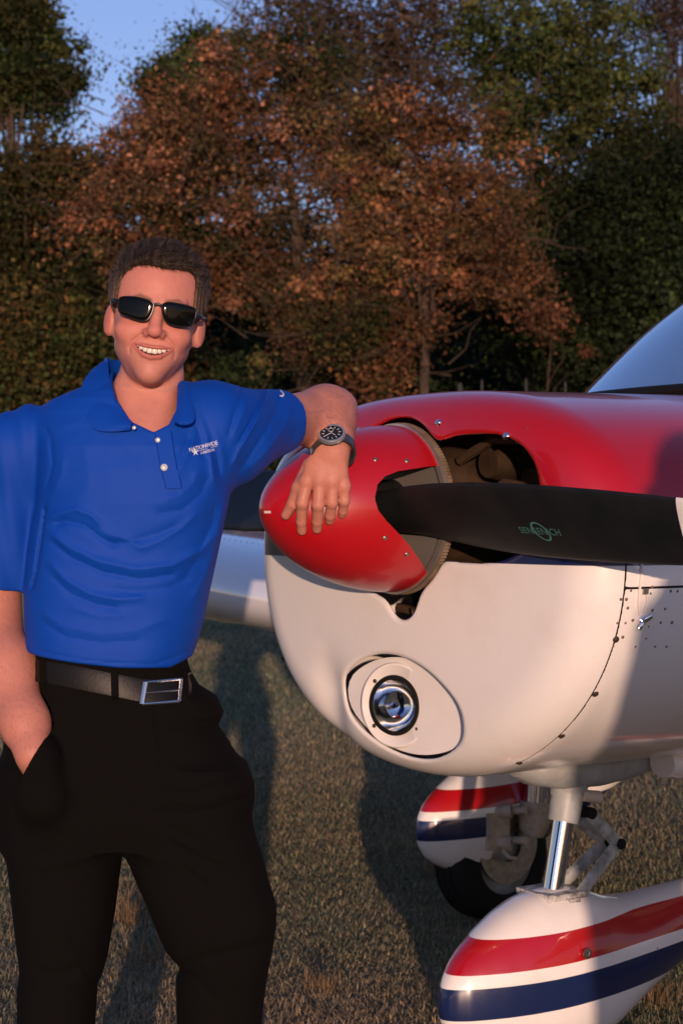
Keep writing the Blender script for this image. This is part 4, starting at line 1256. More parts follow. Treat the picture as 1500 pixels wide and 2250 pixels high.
# ---- polo shirt
SD = 2.975
def rowfield(p, rows, D, n=2.3):
    """body of a garment from rows (py, x left, x right, centre depth, half depth)"""
    rows = np.asarray(rows, float)
    rows = rows[np.argsort(-rows[:, 0])]
    zs = np.array([ZP(r[0], D) for r in rows])
    def I(k): return np.interp(p[:, 2], zs, rows[:, k])
    xl = (I(1)-CX)/FPX*D; xr = (I(2)-CX)/FPX*D
    cx = (xl+xr)/2; a = (xr-xl)/2; cy = I(3); b = I(4)
    g = ((np.abs(p[:, 0]-cx)/a)**n+(np.abs(p[:, 1]-cy)/b)**n+1e-9)**(1/n)
    rad = np.hypot(p[:, 0]-cx, p[:, 1]-cy)+1e-6
    return (g-1)*np.minimum(rad/np.maximum(g, .2), np.maximum(a, b))
SHIRT_ROWS = [(1485, 70, 410, 2.975, .112), (1469, 66, 416, 2.975, .116), (1440, 62, 424, 2.975, .118), (1373, 57, 445, 2.975, .119), (1293, 56, 462, 2.975, .119), (1200, 66, 482, 2.975, .122), (1107, 84, 502, 2.975, .127),
              (1040, 82, 512, 2.98, .128), (985, 74, 508, 2.985, .124), (935, 72, 488, 2.99, .112), (905, 84, 462, 2.99, .100), (880, 110, 445, 2.99, .090), (862, 150, 430, 2.99, .080), (845, 190, 412, 2.995, .068), (830, 222, 395, 3.0, .058), (815, 246, 384, 3.0, .050)]
# fold lines on the front of the shirt: (points, width px, depth m, + outward ridge / - valley)
FOLDS = [
 ([(104, 1165), (150, 1200), (220, 1232), (300, 1250), (380, 1242), (440, 1210), (478, 1165)], 13, .0080),
 ([(106, 1185), (160, 1226), (230, 1257), (310, 1272), (390, 1262)], 10, -.0060),
 ([(102, 1230), (150, 1275), (200, 1303), (260, 1316), (330, 1312)], 12, .0070),
 ([(110, 1262), (160, 1306), (215, 1328), (270, 1336)], 9, -.0040),
 ([(100, 1150), (130, 1128), (170, 1120), (205, 1132), (232, 1160)], 11, .0070),
 ([(112, 1150), (150, 1145), (190, 1155), (230, 1185), (270, 1205)], 10, -.0065),
 ([(230, 1172), (270, 1180), (320, 1205)], 10, .0050), ([(240, 1195), (290, 1190), (350, 1172), (400, 1150)], 10, -.0040),
 ([(300, 1210), (350, 1190), (400, 1160), (440, 1120)], 10, .0045),
 ([(95, 1080), (112, 1020), (105, 960), (85, 930)], 9, -.0050), ([(112, 1090), (135, 1040), (140, 990)], 14, .0040),
 ([(94, 1110), (84, 1180), (72, 1260), (60, 1300)], 7, -.0110),
 ([(420, 862), (436, 905), (452, 960), (462, 1010), (470, 1070)], 9, .0075), ([(405, 862), (414, 900), (438, 960), (448, 1010)], 8, -.0060),
 ([(447, 868), (462, 910), (480, 970), (492, 1030)], 9, .0060), ([(438, 866), (450, 912), (468, 975), (480, 1050)], 7, -.0065),
 ([(470, 880), (490, 930), (502, 990)], 9, -.0050),
 ([(428, 925), (420, 975), (395, 1030), (375, 1068)], 9, .0060), ([(415, 950), (402, 1000), (385, 1045)], 8, -.0050),
 ([(440, 1020), (425, 1060), (395, 1090), (350, 1100)], 12, .0045), ([(455, 1040), (440, 1085), (400, 1120), (340, 1130)], 10, -.0040),
 ([(470, 1090), (460, 1150), (430, 1230), (390, 1290)], 13, -.0045), ([(488, 1100), (470, 1190), (445, 1270), (415, 1330)], 12, .0050),
 ([(80, 1340), (140, 1375), (220, 1390), (300, 1385), (380, 1355)], 14, .0035), ([(85, 1365), (150, 1400), (230, 1412), (320, 1405)], 10, -.0035),
 ([(240, 1290), (300, 1300), (370, 1290), (430, 1262)], 12, -.0035), ([(150, 1330), (220, 1352), (290, 1350)], 10, .0030),
 ([(70, 1428), (160, 1446), (250, 1456), (340, 1460), (410, 1436)], 5, -.0022),
 ([(260, 960), (300, 1000), (320, 1060)], 16, -.0025), ([(180, 960), (200, 1040), (190, 1100)], 22, .0030),
]
SLEEVE_FOLDS = [
 ([(588, 850), (588, 885), (572, 935), (545, 985), (520, 1035)], 7, .0070), ([(578, 850), (580, 890), (560, 940), (535, 985)], 6, -.0060),
 ([(538, 852), (536, 890), (525, 935), (515, 975)], 7, -.0050), ([(610, 858), (612, 900), (590, 955), (555, 1010), (530, 1048)], 9, -.0050),
 ([(640, 905), (625, 950), (590, 1000), (550, 1045)], 10, .0050), ([(552, 880), (545, 920), (525, 970)], 8, .0045),
 ([(654, 935), (640, 975), (610, 1010)], 7, -.0045), ([(655, 860), (648, 890), (646, 930)], 4, -.0016),
]
SL0, SL1 = P(492, 958, 3.02), P(618, 925, 3.15)
def fold_field(p, folds, D, side=None):
    px = p[:, 0]*FPX/D+CX; py = CY-(p[:, 2]-CAMH)*FPX/D
    o = np.zeros(len(p))
    for pts, w, a in folds:
        pts = np.array(pts, float)
        bx = (px > pts[:, 0].min()-3*w) & (px < pts[:, 0].max()+3*w) & (py > pts[:, 1].min()-3*w) & (py < pts[:, 1].max()+3*w)
        if not bx.any(): continue
        X, Y = px[bx], py[bx]
        d = polydist(X, Y, [tuple(q) for q in pts])
        L0 = np.hypot(X-pts[0, 0], Y-pts[0, 1]); L1 = np.hypot(X-pts[-1, 0], Y-pts[-1, 1])
        fade = np.clip(np.minimum(L0, L1)/(2.2*w)+.15, 0, 1)
        w2 = w*.8; o[bx] += a*.68*np.exp(-(d/w2)**1.5)*fade
    return o
def sleeve_d(p):
    # upper sleeve (his left arm), tapering to a loose cuff
    d = chain(p, [P(455, 950, 2.99), SL0, SL1], [.085, .079, .055], .03)
    ax = (SL1-SL0)/np.linalg.norm(SL1-SL0)
    t = (p-SL1)@ax
    d = d-fold_field(p, SLEEVE_FOLDS, 3.10)*np.clip((SD+.16-p[:, 1])/.06, 0, 1)
    cut = t-.002+.10*(p[:, 2]-SL1[2])*0+.003*np.sin(p[:, 2]*60)
    d = smax(d, cut, .004)
    return d
SR0, SR1 = P(44, 1000, 2.995), P(-4, 1280, 3.02)
def sleeve_r(p):
    d = chain(p, [P(82, 972, 2.99), SR0, SR1], [.062, .064, .064], .03)
    ax = (SR1-SR0)/np.linalg.norm(SR1-SR0); t = (p-SR1)@ax
    q = p*np.array([1, 1, .35])
    d = d-.003*wav(q, 45, 2)-.002*np.sin(p[:, 0]*150+p[:, 2]*20)
    d = smax(d, t, .004)
    return d
VNECK = [(232, 760), (238, 829), (254, 878), (288, 926), (341, 951), (372, 934), (386, 900), (392, 846), (396, 760)]
def shirt_f(p):
    d = rowfield(p, SHIRT_ROWS, SD)
    front = np.clip((SD-p[:, 1])/.05, 0, 1)
    ff = fold_field(p, FOLDS, 2.87)*front
    d = d-ff-.0012*wav(p, 38, 1)*front-.0009*wav(p*np.array([1, 1, 2.2]), 85, 2)*front
    sl = sleeve_d(p); sr = sleeve_r(p)
    d = smin(d, sl, .022); d = smin(d, sr, .014)
    # hem: tucked above the belt, dipping to the front right
    px = p[:, 0]*FPX/2.87+CX
    hem = np.interp(px, [40, 70, 160, 260, 370, 418, 470], [1440, 1444, 1456, 1467, 1471, 1450, 1440])
    hz = CAMH+(CY-hem)/FPX*2.87
    d = smax(d, hz-p[:, 2], .006)
    # neck opening
    py = CY-(p[:, 2]-CAMH)*FPX/2.9; px2 = p[:, 0]*FPX/2.9+CX
    v = polysdf(px2, py, VNECK)/1380.0
    v = np.maximum(v, p[:, 1]-3.06)
    d = smax(d, -v, .004)
    return d
def cloth_mat(name, color, rough=.75, sheen=.3, weave=900, bumpy=.25, vary=.15):
    m = mat(name, color, rough=rough, spec=.25, sheen=sheen, bump=bumpy, bump_scale=weave, vary=vary, vary_scale=7, vary_col=tuple(c*.75 for c in color))
    m.node_tree.nodes['Principled BSDF'].inputs['Sheen Tint'].default_value = (*[min(1, c*3) for c in color], 1)
    return m
BLUE = (0.0, 0.050, 0.36)
M_POLO = cloth_mat('polo_knit', BLUE, .65, .05, 1400, .2)
v, f, n = sdf_mesh(shirt_f, (XP(-120, SD), 2.80, ZP(1500, SD)), (XP(700, 3.2), 3.30, ZP(826, SD)), .0038, slack=1.8, proj=2)
SHIRT = man_obj('polo_shirt', v, f, M_POLO, normals=n); SHIRT['label'] = 'royal blue polo shirt'

def shirt_hit(px, py, off=0.0):
    o = np.array([0, 0, CAMH]); dr = P(px, py, 1.0)-o
    t = np.linspace(2.78, 3.22, 420); q = o+t[:, None]*dr; d = shirt_f(q); i = int(np.argmax(d < 0))
    if d[i] >= 0: return P(px, py, 2.9)
    return P(px, py, t[i]-off)
# collar: a folded leaf on each side, with thickness
def leaf(outer, inner, name, nseg=16, thick=.0035):
    """outer / inner: lists of (px, py, depth) along the collar, lofted between"""
    def res(L):
        L = np.array([P(*q) for q in L]); s = np.r_[0, np.cumsum(np.linalg.norm(np.diff(L, axis=0), axis=1))]; s /= s[-1]
        t = np.linspace(0, 1, nseg*2); return np.stack([np.interp(t, s, L[:, k]) for k in range(3)], 1)
    A_, B_ = res(outer), res(inner)
    for _ in range(3):
        for X in (A_, B_): X[1:-1] = .25*X[:-2]+.5*X[1:-1]+.25*X[2:]
    ts = np.linspace(0, 1, 9)
    G_ = np.array([A_*(1-t)+B_*t+np.array([0, -.007*math.sin(t*math.pi), .0]) for t in ts])
    m, k = G_.shape[:2]
    nrm = np.cross(np.gradient(G_, axis=1).reshape(-1, 3), np.gradient(G_, axis=0).reshape(-1, 3)); nrm /= np.linalg.norm(nrm, axis=1)[:, None]+1e-9
    nrm = nrm.reshape(G_.shape)
    if nrm[..., 1].mean() > 0: nrm = -nrm
    F_ = G_+nrm*thick*.5; K_ = G_-nrm*thick*.5
    vv = np.concatenate([F_.reshape(-1, 3), K_.reshape(-1, 3)]); ff = []
    for i in range(m-1):
        for j in range(k-1):
            q = i*k+j; ff.append((q, q+k, q+k+1, q+1)); q += m*k; ff.append((q, q+1, q+k+1, q+k))
    def strip(a, b): 
        for i in range(len(a)-1): ff.append((a[i], a[i+1], b[i+1], b[i]))
    o_ = m*k
    strip([j for j in range(k)], [o_+j for j in range(k)]); strip([o_+(m-1)*k+j for j in range(k)], [(m-1)*k+j for j in range(k)])
    strip([o_+i*k for i in range(m)], [i*k for i in range(m)]); strip([i*k+k-1 for i in range(m)], [o_+i*k+k-1 for i in range(m)])
    return man_obj(name, vv, ff, M_POLO, SHIRT, smooth=50)
def sh(px, py, off): return (px, py, shirt_hit(px, py)[1]-off)
leaf([(236, 792, 3.02), (204, 812, 2.985), (182, 842, 2.945), (178, 880, 2.915), (190, 922, 2.885), (206, 947, 2.872), (246, 950, 2.862), (288, 943, 2.858)],
     [(241, 785, 3.03), (238, 800, 2.985), (240, 829, 2.945), (246, 856, 2.925), (256, 880, 2.905), (270, 904, 2.888), (282, 920, 2.874), (291, 929, 2.862)], 'collar')
leaf([(386, 838, 3.0), (404, 838, 2.955), (418, 868, 2.915), (427, 900, 2.885), (428, 929, 2.868), (412, 934, 2.860), (398, 932, 2.858)],
     [(384, 834, 3.0), (391, 840, 2.955), (392, 862, 2.925), (390, 885, 2.900), (388, 905, 2.880), (385, 918, 2.868), (384, 930, 2.862)], 'collar')
# collar back stand
cb = MB()
R = []
for t in np.linspace(0, 1, 24):
    an = math.pi*(0.02+0.96*t)
    x = XP(314, 3.0)-.062*math.cos(an); y = 2.99+.068*math.sin(an)
    R.append([(x, y, ZP(835, 3.0)), (x*1.0, y, ZP(788+0*t, 3.0)), (x+.004*math.cos(an), y-.004*math.sin(an), ZP(788, 3.0)), (x+.004*math.cos(an), y-.004*math.sin(an), ZP(835, 3.0))])
cb.rings(np.array(R)-MOFF, True); cb.build('collar_stand', M_POLO, SHIRT)
# placket flaps and buttons
pk = MB()
path = [(343, 949), (348, 985), (356, 1030), (367, 1074)]
R = []
for (px, py) in path:
    R.append([shirt_hit(px-3, py, .002), shirt_hit(px-1, py, .0052), shirt_hit(px+32, py-2, .0046), shirt_hit(px+35, py-2, .000)])
pk.rings(np.array(R)-MOFF, True); pk.build('placket', M_POLO, SHIRT, smooth=50)
M_BUTTON = mat('pearl_button', (.45, .45, .48), rough=.25)
for (px, py, r) in ((347, 967, .0040), (361, 1027, .0056), (295, 940, .0032)):
    b = MB(); c = shirt_hit(px, py, .006)
    if px == 295: c = P(295, 940, 2.853)
    pr_ = [(0, r), (-.0012, r), (-.002, r*.8), (-.0014, r*.6), (-.0016, 0)]
    b.rings(lathe(pr_, 20, 'y', c-MOFF), cap=False); b.build('button', M_BUTTON, SHIRT)
# embroidered chest logo and sleeve mark
M_THREAD = mat('white_thread', (.62, .64, .72), rough=.8)
def stick(v, f, px, py, D, sc, rot, name, par=None, off=.0022):
    c, s = math.cos(rot), math.sin(rot)
    out = []
    for q in v:
        x, y = q[0]*sc, q[1]*sc
        u = px+(x*c-y*s)*FPX/D; w = py-(x*s+y*c)*FPX/D
        out.append(shirt_hit(u, w, off))
    return man_obj(name, np.array(out), f, M_THREAD, par or SHIRT, smooth=False)
lv, lf = text_mesh('NATIONWIDE', 1.0, bold=.012, space=.92); w0 = lv[:, 0].max()-lv[:, 0].min(); lv[:, 0] *= 5.2/w0
lg = stick(lv, lf, 447, 981, 2.87, .0088, math.radians(15), 'chest_lettering')
lv, lf = text_mesh('AVIATION', 1.0, bold=.012); w0 = lv[:, 0].max()-lv[:, 0].min(); lv[:, 0] *= 3.4/w0
stick(lv, lf, 456, 992, 2.87, .0066, math.radians(15), 'chest_lettering')
uv = [(-.5, 0), (.5, 0), (.5, .18), (-.5, .18)]
stick([(x*5.0+.4, y*.5) for x, y in uv], [(0, 1, 2, 3)], 452, 987, 2.87, .0066, math.radians(15), 'chest_underline')
st_ = [(0, 1.2), (.28, .35), (1.15, .35), (.45, -.2), (.72, -1.1), (0, -.55), (-.72, -1.1), (-.45, -.2), (-1.15, .35), (-.28, .35)]
stick([(0, 0)]+st_, [(0, 1+k, 1+(k+1) % 10) for k in range(10)], 429, 993, 2.87, .0048, .2, 'chest_star')
sw = [(611, 856), (618, 858), (624, 864), (624.5, 869), (621, 872.5), (615.5, 871), (614, 867.5), (618, 868.5), (621, 867), (620.5, 863.5), (616, 859.5)]
swv = np.array([shirt_hit(x, y, .002) for x, y in sw]); man_obj('sleeve_mark', np.vstack([swv, swv[2:3]*0+shirt_hit(621, 863, .002)]), [(0, 1, 10), (1, 2, 9, 10), (2, 3, 8, 9), (3, 4, 7, 8), (4, 5, 6, 7)], M_THREAD, SHIRT, smooth=False)

# ---- trousers
TD = 2.985
PEL = [(1430, 80, 408, 2.98, .108), (1470, 74, 418, 2.98, .112), (1505, 66, 438, 2.98, .116), (1530, 52, 476, 2.985, .119), (1565, 34, 491, 2.985, .122), (1595, 22, 478, 2.985, .122), (1630, 10, 503, 2.985, .122), (1720, 0, 545, 2.985, .118), (1790, 2, 535, 2.985, .112), (1850, 8, 520, 2.985, .10)]
LEGL = [(1680, 285, 535, 2.98, .105), (1720, 270, 549, 2.98, .106), (1755, 262, 553, 2.98, .105), (1790, 258, 546, 2.98, .104), (1860, 270, 570, 2.98, .100), (1920, 296, 588, 2.975, .097), (1990, 329, 610, 2.97, .094), (2030, 345, 609, 2.97, .092), (2080, 366, 602, 2.975, .088), (2118, 398, 594, 2.98, .085), (2150, 387, 588, 2.985, .084), (2250, 387, 574, 3.0, .082), (2500, 400, 560, 3.03, .08), (2740, 405, 565, 3.04, .085)]
LEGR = [(1680, 0, 290, 2.98, .105), (1740, 0, 290, 2.98, .106), (1800, 8, 288, 2.98, .105), (1860, 15, 270, 2.98, .100), (1900, 20, 267, 2.98, .097), (2000, 30, 255, 2.98, .09), (2100, 42, 238, 2.985, .085), (2135, 46, 228, 2.985, .083), (2165, 41, 215, 2.985, .082), (2250, 40, 208, 2.99, .08), (2500, 40, 200, 3.0, .08), (2740, 35, 205, 3.01, .085)]
TFOLD = [([(350, 1730), (420, 1742), (500, 1722), (545, 1705)], 8, -.006), ([(345, 1780), (400, 1788), (480, 1778), (548, 1762)], 8, -.007), ([(350, 1755), (440, 1762), (540, 1738)], 10, .005),
         ([(355, 1808), (410, 1835), (470, 1862), (520, 1880)], 9, -.005), ([(375, 1850), (430, 1885), (480, 1905), (530, 1925)], 9, -.006), ([(370, 1835), (430, 1862), (500, 1900)], 9, .005), ([(400, 1905), (450, 1945), (500, 1975)], 9, -.005), ([(395, 1885), (450, 1925), (510, 1955)], 8, .004),
         ([(65, 1700), (110, 1728), (180, 1740)], 8, -.005), ([(60, 1770), (110, 1800), (150, 1845)], 9, -.005), ([(75, 1760), (125, 1790)], 9, .004), ([(340, 1540), (345, 1580), (355, 1640), (352, 1710)], 5, -.004), ([(330, 1545), (334, 1600), (340, 1660)], 7, .003),
         ([(90, 1890), (130, 2000), (160, 2120), (200, 2230)], 9, .005), ([(60, 2130), (110, 2150), (190, 2130)], 12, -.006), ([(400, 2130), (450, 2105), (520, 2090), (590, 2085)], 12, -.007), ([(395, 2150), (440, 2170), (480, 2220)], 10, -.004),
         ([(420, 1575), (450, 1595), (485, 1597)], 7, -.006), ([(270, 1740), (300, 1780), (330, 1750)], 12, -.004), ([(470, 1990), (480, 2080), (475, 2200)], 10, .004)]
PKT = [(113, 1600), (62, 1688)]
def trouser_f(p):
    d = rowfield(p, PEL, TD, 2.2)
    zc_ = ZP(1850, TD); d = np.maximum(d, (zc_-.0)-p[:, 2])
    top = p[:, 2]-ZP(1432, TD)
    l1 = np.maximum(rowfield(p, LEGL, TD, 2.15), p[:, 2]-ZP(1680, TD)); l2 = np.maximum(rowfield(p, LEGR, TD, 2.15), p[:, 2]-ZP(1680, TD))
    legs = smin(l1, l2, .010)
    d = smin(d, legs, .035)
    d = np.maximum(d, top)
    fr = np.clip((TD-p[:, 1])/.05, 0, 1)
    d = d-fold_field(p, TFOLD, 2.88)*fr-.0015*wav(p, 30, 2)
    # hand pocket: cloth over the hand, open along a slant
    pk_ = chain(p, [P(76, 1665, 2.860), P(96, 1750, 2.874), P(118, 1840, 2.92)], [.043, .040, .03], .02)
    px = p[:, 0]*FPX/2.85+CX; py = CY-(p[:, 2]-CAMH)*FPX/2.85
    side = ((px-PKT[0][0])*(PKT[1][1]-PKT[0][1])-(py-PKT[0][1])*(PKT[1][0]-PKT[0][0]))/math.hypot(PKT[1][0]-PKT[0][0], PKT[1][1]-PKT[0][1])/1400.0
    d = smin(d, smax(pk_, -side, .003), .018)
    d = np.maximum(d, -np.maximum(arm_r(p)-.004, side))
    return np.maximum(d, ZP(2745, TD)-p[:, 2])
M_TROU = cloth_mat('black_wool', (.0042, .0036, .0033), .95, .0, 900, .2, .3)
M_TROU.node_tree.nodes['Principled BSDF'].inputs['Specular IOR Level'].default_value = .1
v, f, n = sdf_mesh(trouser_f, (XP(-60, TD), 2.80, .02), (XP(640, TD), 3.16, ZP(1420, TD)), .0062, slack=1.8)
TROU = man_obj('trousers', v, f, M_TROU, normals=n); TROU['label'] = 'black dress trousers'
# shoes
sh_ = MB()
for (x0, x1, yy) in ((40, 205, 2.98), (400, 560, 3.0)):
    b = MB(); cxs = XP((x0+x1)/2, TD); R = []
    for t, w, h in ((.10, .03, .05), (.06, .042, .09), (-.02, .045, .11), (-.10, .05, .075), (-.17, .047, .06), (-.21, .03, .045), (-.225, .01, .03)):
        q = np.arange(20)/20*2*math.pi
        R.append(np.stack([cxs+w*np.cos(q), np.full(20, yy+t), np.maximum(.004, h*.5+h*.5*np.sin(q))], 1))
    b.rings(np.array(R)-MOFF); b.build('shoe', mat('shoe_leather', (.012, .01, .009), rough=.3), man)

# ---- belt
M_BELT = mat('belt_leather', (.006, .005, .0045), rough=.45, spec=.3, bump=.12, bump_scale=200)
def tro_front(px, py, off):
    o = np.array([0, 0, CAMH]); dr = P(px, py, 1.0)-o
    t = np.linspace(2.78, 3.05, 500); q = o+t[:, None]*dr
    d = np.minimum(rowfield(q, PEL, TD, 2.2), 1); i = int(np.argmax(d < 0)); return P(px, py, t[i]-off) if d[i] < 0 else P(px, py, 2.98)
bc = [(72, 1473, 24), (80, 1474, 24), (100, 1476, 24), (140, 1483, 25), (190, 1493, 25), (250, 1505, 25), (310, 1517, 25), (360, 1519, 25), (395, 1513, 25), (412, 1505, 25), (421, 1500, 24)]
R = []
for px, py, h in bc:
    c0, c1 = tro_front(px, py-h, .0045), tro_front(px, py+h, .0045)
    i0, i1 = tro_front(px, py-h, -.004), tro_front(px, py+h, -.004)
    R.append([i0, c0, c0*.85+c1*.15+np.array([0, -.001, 0]), c0*.15+c1*.85+np.array([0, -.001, 0]), c1, i1])
b = MB(); b.rings(np.array(R)-MOFF); BELT = b.build('belt', M_BELT, man, smooth=50); BELT['label'] = 'black leather belt with a silver buckle'
def bar(b, A_, B_, r): b.tube([A_-MOFF, B_-MOFF], r, 8, flat=1.0)
b = MB()
CR = [tro_front(x, y, .011) for x, y in ((320, 1499), (398, 1492), (394, 1541), (312, 1547))]
bar(b, CR[0], CR[1], .0026); bar(b, CR[2], CR[3], .0026); bar(b, CR[3], CR[0], .0046); bar(b, CR[1], CR[2], .0028)
b.build('buckle', mat('brushed_silver', (.6, .6, .6), rough=.25, metal=1), BELT)
b = MB(); bar(b, (CR[1]+CR[2])/2, (CR[0]+CR[3])/2+np.array([0, -.002, 0]), .0016); b.build('buckle_prong', M_STEEL, BELT)
for px, py in ((252, 1505), (95, 1475), (405, 1508)):
    b = MB(); b.tube([tro_front(px, py-32, .004)-MOFF, tro_front(px, py-24, .009)-MOFF, tro_front(px+1, py+24, .009)-MOFF, tro_front(px+1, py+32, .003)-MOFF], .0058, 8, flat=.35); b.build('belt_loop', M_TROU, TROU)

# ---- wristwatch
ax = (WRI-P(729, 965, 3.24)); ax /= np.linalg.norm(ax)
WC = P(732, 991, 3.214)
nrm_ = np.array([-.05, -.84, .55]); nrm_ = nrm_-ax*(nrm_@ax); nrm_ /= np.linalg.norm(nrm_)
sd_ = np.cross(ax, nrm_)
if sd_[0] < 0: sd_ = -sd_
def wp(u, w, h): return WC+sd_*u+ax*w+nrm_*h-MOFF
M_STRAP = mat('watch_strap', (.10, .115, .13), rough=.35, metal=.7)
R = []
for k in range(41):
    an = k/40*2*math.pi
    cx_, sx_ = math.cos(an)*.0365, math.sin(an)*.0335
    wd = .0105
    r1 = 1.0; r2 = 1.10
    R.append([wp(cx_*r1, -wd, sx_*r1), wp(cx_*r2, -wd, sx_*r2), wp(cx_*r2, wd, sx_*r2), wp(cx_*r1, wd, sx_*r1)])
b = MB(); b.rings(np.array(R), False); WATCH = b.build('wristwatch', M_STRAP, man, smooth=40); WATCH['label'] = 'steel wristwatch with a round black dial'
def disc(prof, name, m, n=40):
    R = []
    for h, r in prof:
        a = np.arange(n)/n*2*math.pi; r = r*1.14
        R.append(np.array([wp(r*math.cos(t), r*math.sin(t), .0335+h) for t in a]))
    b = MB(); b.rings(np.array(R), False); return b.build(name, m, WATCH, smooth=40)
disc([(0, .0195), (.002, .0215), (.0075, .0215), (.0095, .0205), (.0095, .0178), (.0085, .0176)], 'watch_case', mat('watch_steel', (.7, .71, .72), rough=.35, metal=.85))
disc([(.0086, .0178), (.0086, .0)], 'dial', mat('watch_dial', (.012, .014, .02), rough=.3))
b = MB()
for k in range(12):
    an = k/12*2*math.pi; c, s = math.cos(an), math.sin(an)
    b.tube([wp(.0125*c, .0125*s, .0335+.0089), wp(.0165*c, .0165*s, .0335+.0089)], .0006, 4)
for an, L in ((.9, .010), (2.6, .014)):
    b.tube([wp(0, 0, .0335+.0091), wp(L*math.cos(an), L*math.sin(an), .0335+.0091)], .0005, 4)
ring_ = [wp(.0045*math.cos(t), -.008+.0045*math.sin(t), .0335+.0089) for t in np.linspace(0, 2*math.pi, 20)]
b.tube(ring_, .0004, 4); b.build('dial_markers', mat('marker_silver', (.6, .62, .65), rough=.3), WATCH)
b = MB(); b.tube([wp(.021, 0, .0335+.0045), wp(.0245, 0, .0335+.0045)], .0024, 10); b.build('crown', M_CHROME, WATCH)

# ------------------------------------------------------------------ second person, beside the camera and out of the picture: their shadow falls on the cowling
BD = np.array([0.755, -0.44, 0])
def by_f(p):
    q = p-BD
    ca, sa = math.cos(1.25), math.sin(1.25); q = np.stack([q[:, 0]*ca+q[:, 1]*sa, -q[:, 0]*sa+q[:, 1]*ca, q[:, 2]], 1)
    d = ell(q, (0, 0, 1.60), (.085, .10, .125))
    d = smin(d, cone(q, (0, 0, 1.40), (0, 0, 1.52), .06, .055), .03)
    d = smin(d, ell(q, (0, 0, 1.22), (.215, .13, .27)), .05); d = smin(d, ell(q, (0, 0, .95), (.185, .13, .17)), .06)
    for s in (1, -1):
        d = smin(d, chain(q, [(s*.10, 0, .90), (s*.125, -.01, .50), (s*.135, 0, .08)], [.095, .072, .055], .03), .03)
        d = smin(d, cone(q, (s*.135, .06, .04), (s*.14, -.12, .035), .04, .035), .02)
        d = smin(d, chain(q, [(s*.205, 0, 1.38), (s*.25, .02, 1.10), (s*.22, -.08, .92)], [.058, .048, .038], .02), .04)
        hb = np.array([s*.235, -.12, .88])
        for k in range(4): d = smin(d, chain(q, [hb+np.array([(k-1.5)*.017, 0, 0]), hb+np.array([(k-1.5)*.019, -.02, -.045]), hb+np.array([(k-1.5)*.018, -.005, -.085])], [.012, .009, .008]), .01)
        d = smin(d, chain(q, [hb+np.array([-s*.02, -.01, .01]), hb+np.array([-s*.045, -.03, -.03])], [.013, .009]), .01)
    d = smin(d, ell(q, (0, .105, 1.59), (.014, .02, .02)), .012)      # nose, facing the airplane
    return np.maximum(d, -p[:, 2])
v, f, n = sdf_mesh(by_f, BD+np.array([-.5, -.35, -.02]), BD+np.array([.5, .35, 1.78]), .016, slack=1.8)
zrel = v[:, 2]
cc = np.where((zrel > 1.46)[:, None], np.array([[.45, .23, .16]]), np.where((zrel > .95)[:, None], np.array([[.25, .25, .27]]), np.array([[.03, .035, .06]])))
hm = (zrel > 1.64) | ((zrel > 1.52) & (v[:, 1]-BD[1] < -.02)); cc[hm] = (.04, .028, .02)
by = mesh_obj('person', v-BD, f, mat('bystander_cloth', rough=.8, attr='Col'), None, normals=n, colors=cc); by.location = BD
props(by, 'onlooker in grey top and dark jeans standing beside the camera', 'person')
# ------------------------------------------------------------------ trees along the far side of the field
def leaf_mat(name, rough=.7):
    m = mat(name, (.1, .1, .05), rough=rough, spec=.15, attr='Col')
    nt = m.node_tree; N = nt.nodes; L = nt.links; b = N['Principled BSDF']; at = [n for n in N if n.type == 'ATTRIBUTE'][0]
    tr = N.new('ShaderNodeBsdfTranslucent'); L.new(at.outputs['Color'], tr.inputs[0])
    mx = N.new('ShaderNodeMixShader'); mx.inputs[0].default_value = .25
    L.new(b.outputs[0], mx.inputs[1]); L.new(tr.outputs[0], mx.inputs[2]); L.new(mx.outputs[0], N['Material Output'].inputs[0])
    return m
M_LEAF = leaf_mat('leaves')
M_BARK = mat('bark', (.085, .06, .045), rough=.9, spec=.1, vary=.8, vary_scale=3, vary_col=(.03, .022, .017), bump=.8, bump_scale=8)
M_BARKL = mat('pale_bark', (.10, .07, .055), rough=.9, spec=.1, vary=.7, vary_scale=3, vary_col=(.05, .037, .03), bump=.8, bump_scale=8)
def blob_points(r, blobs, ncl, shell=.55):
    """cluster centres in the ellipsoid lobes (cx, cy, cz, rx, ry, rz)"""
    vol = np.array([b[3]*b[5] for b in blobs]); pick = r.choice(len(blobs), ncl, p=vol/vol.sum())
    u = r.normal(size=(ncl, 3)); u /= np.linalg.norm(u, axis=1)[:, None]
    rad = r.uniform(0, 1, ncl)**.38
    B = np.array(blobs)[pick]
    return B[:, :3]+u*rad[:, None]*B[:, 3:6], pick
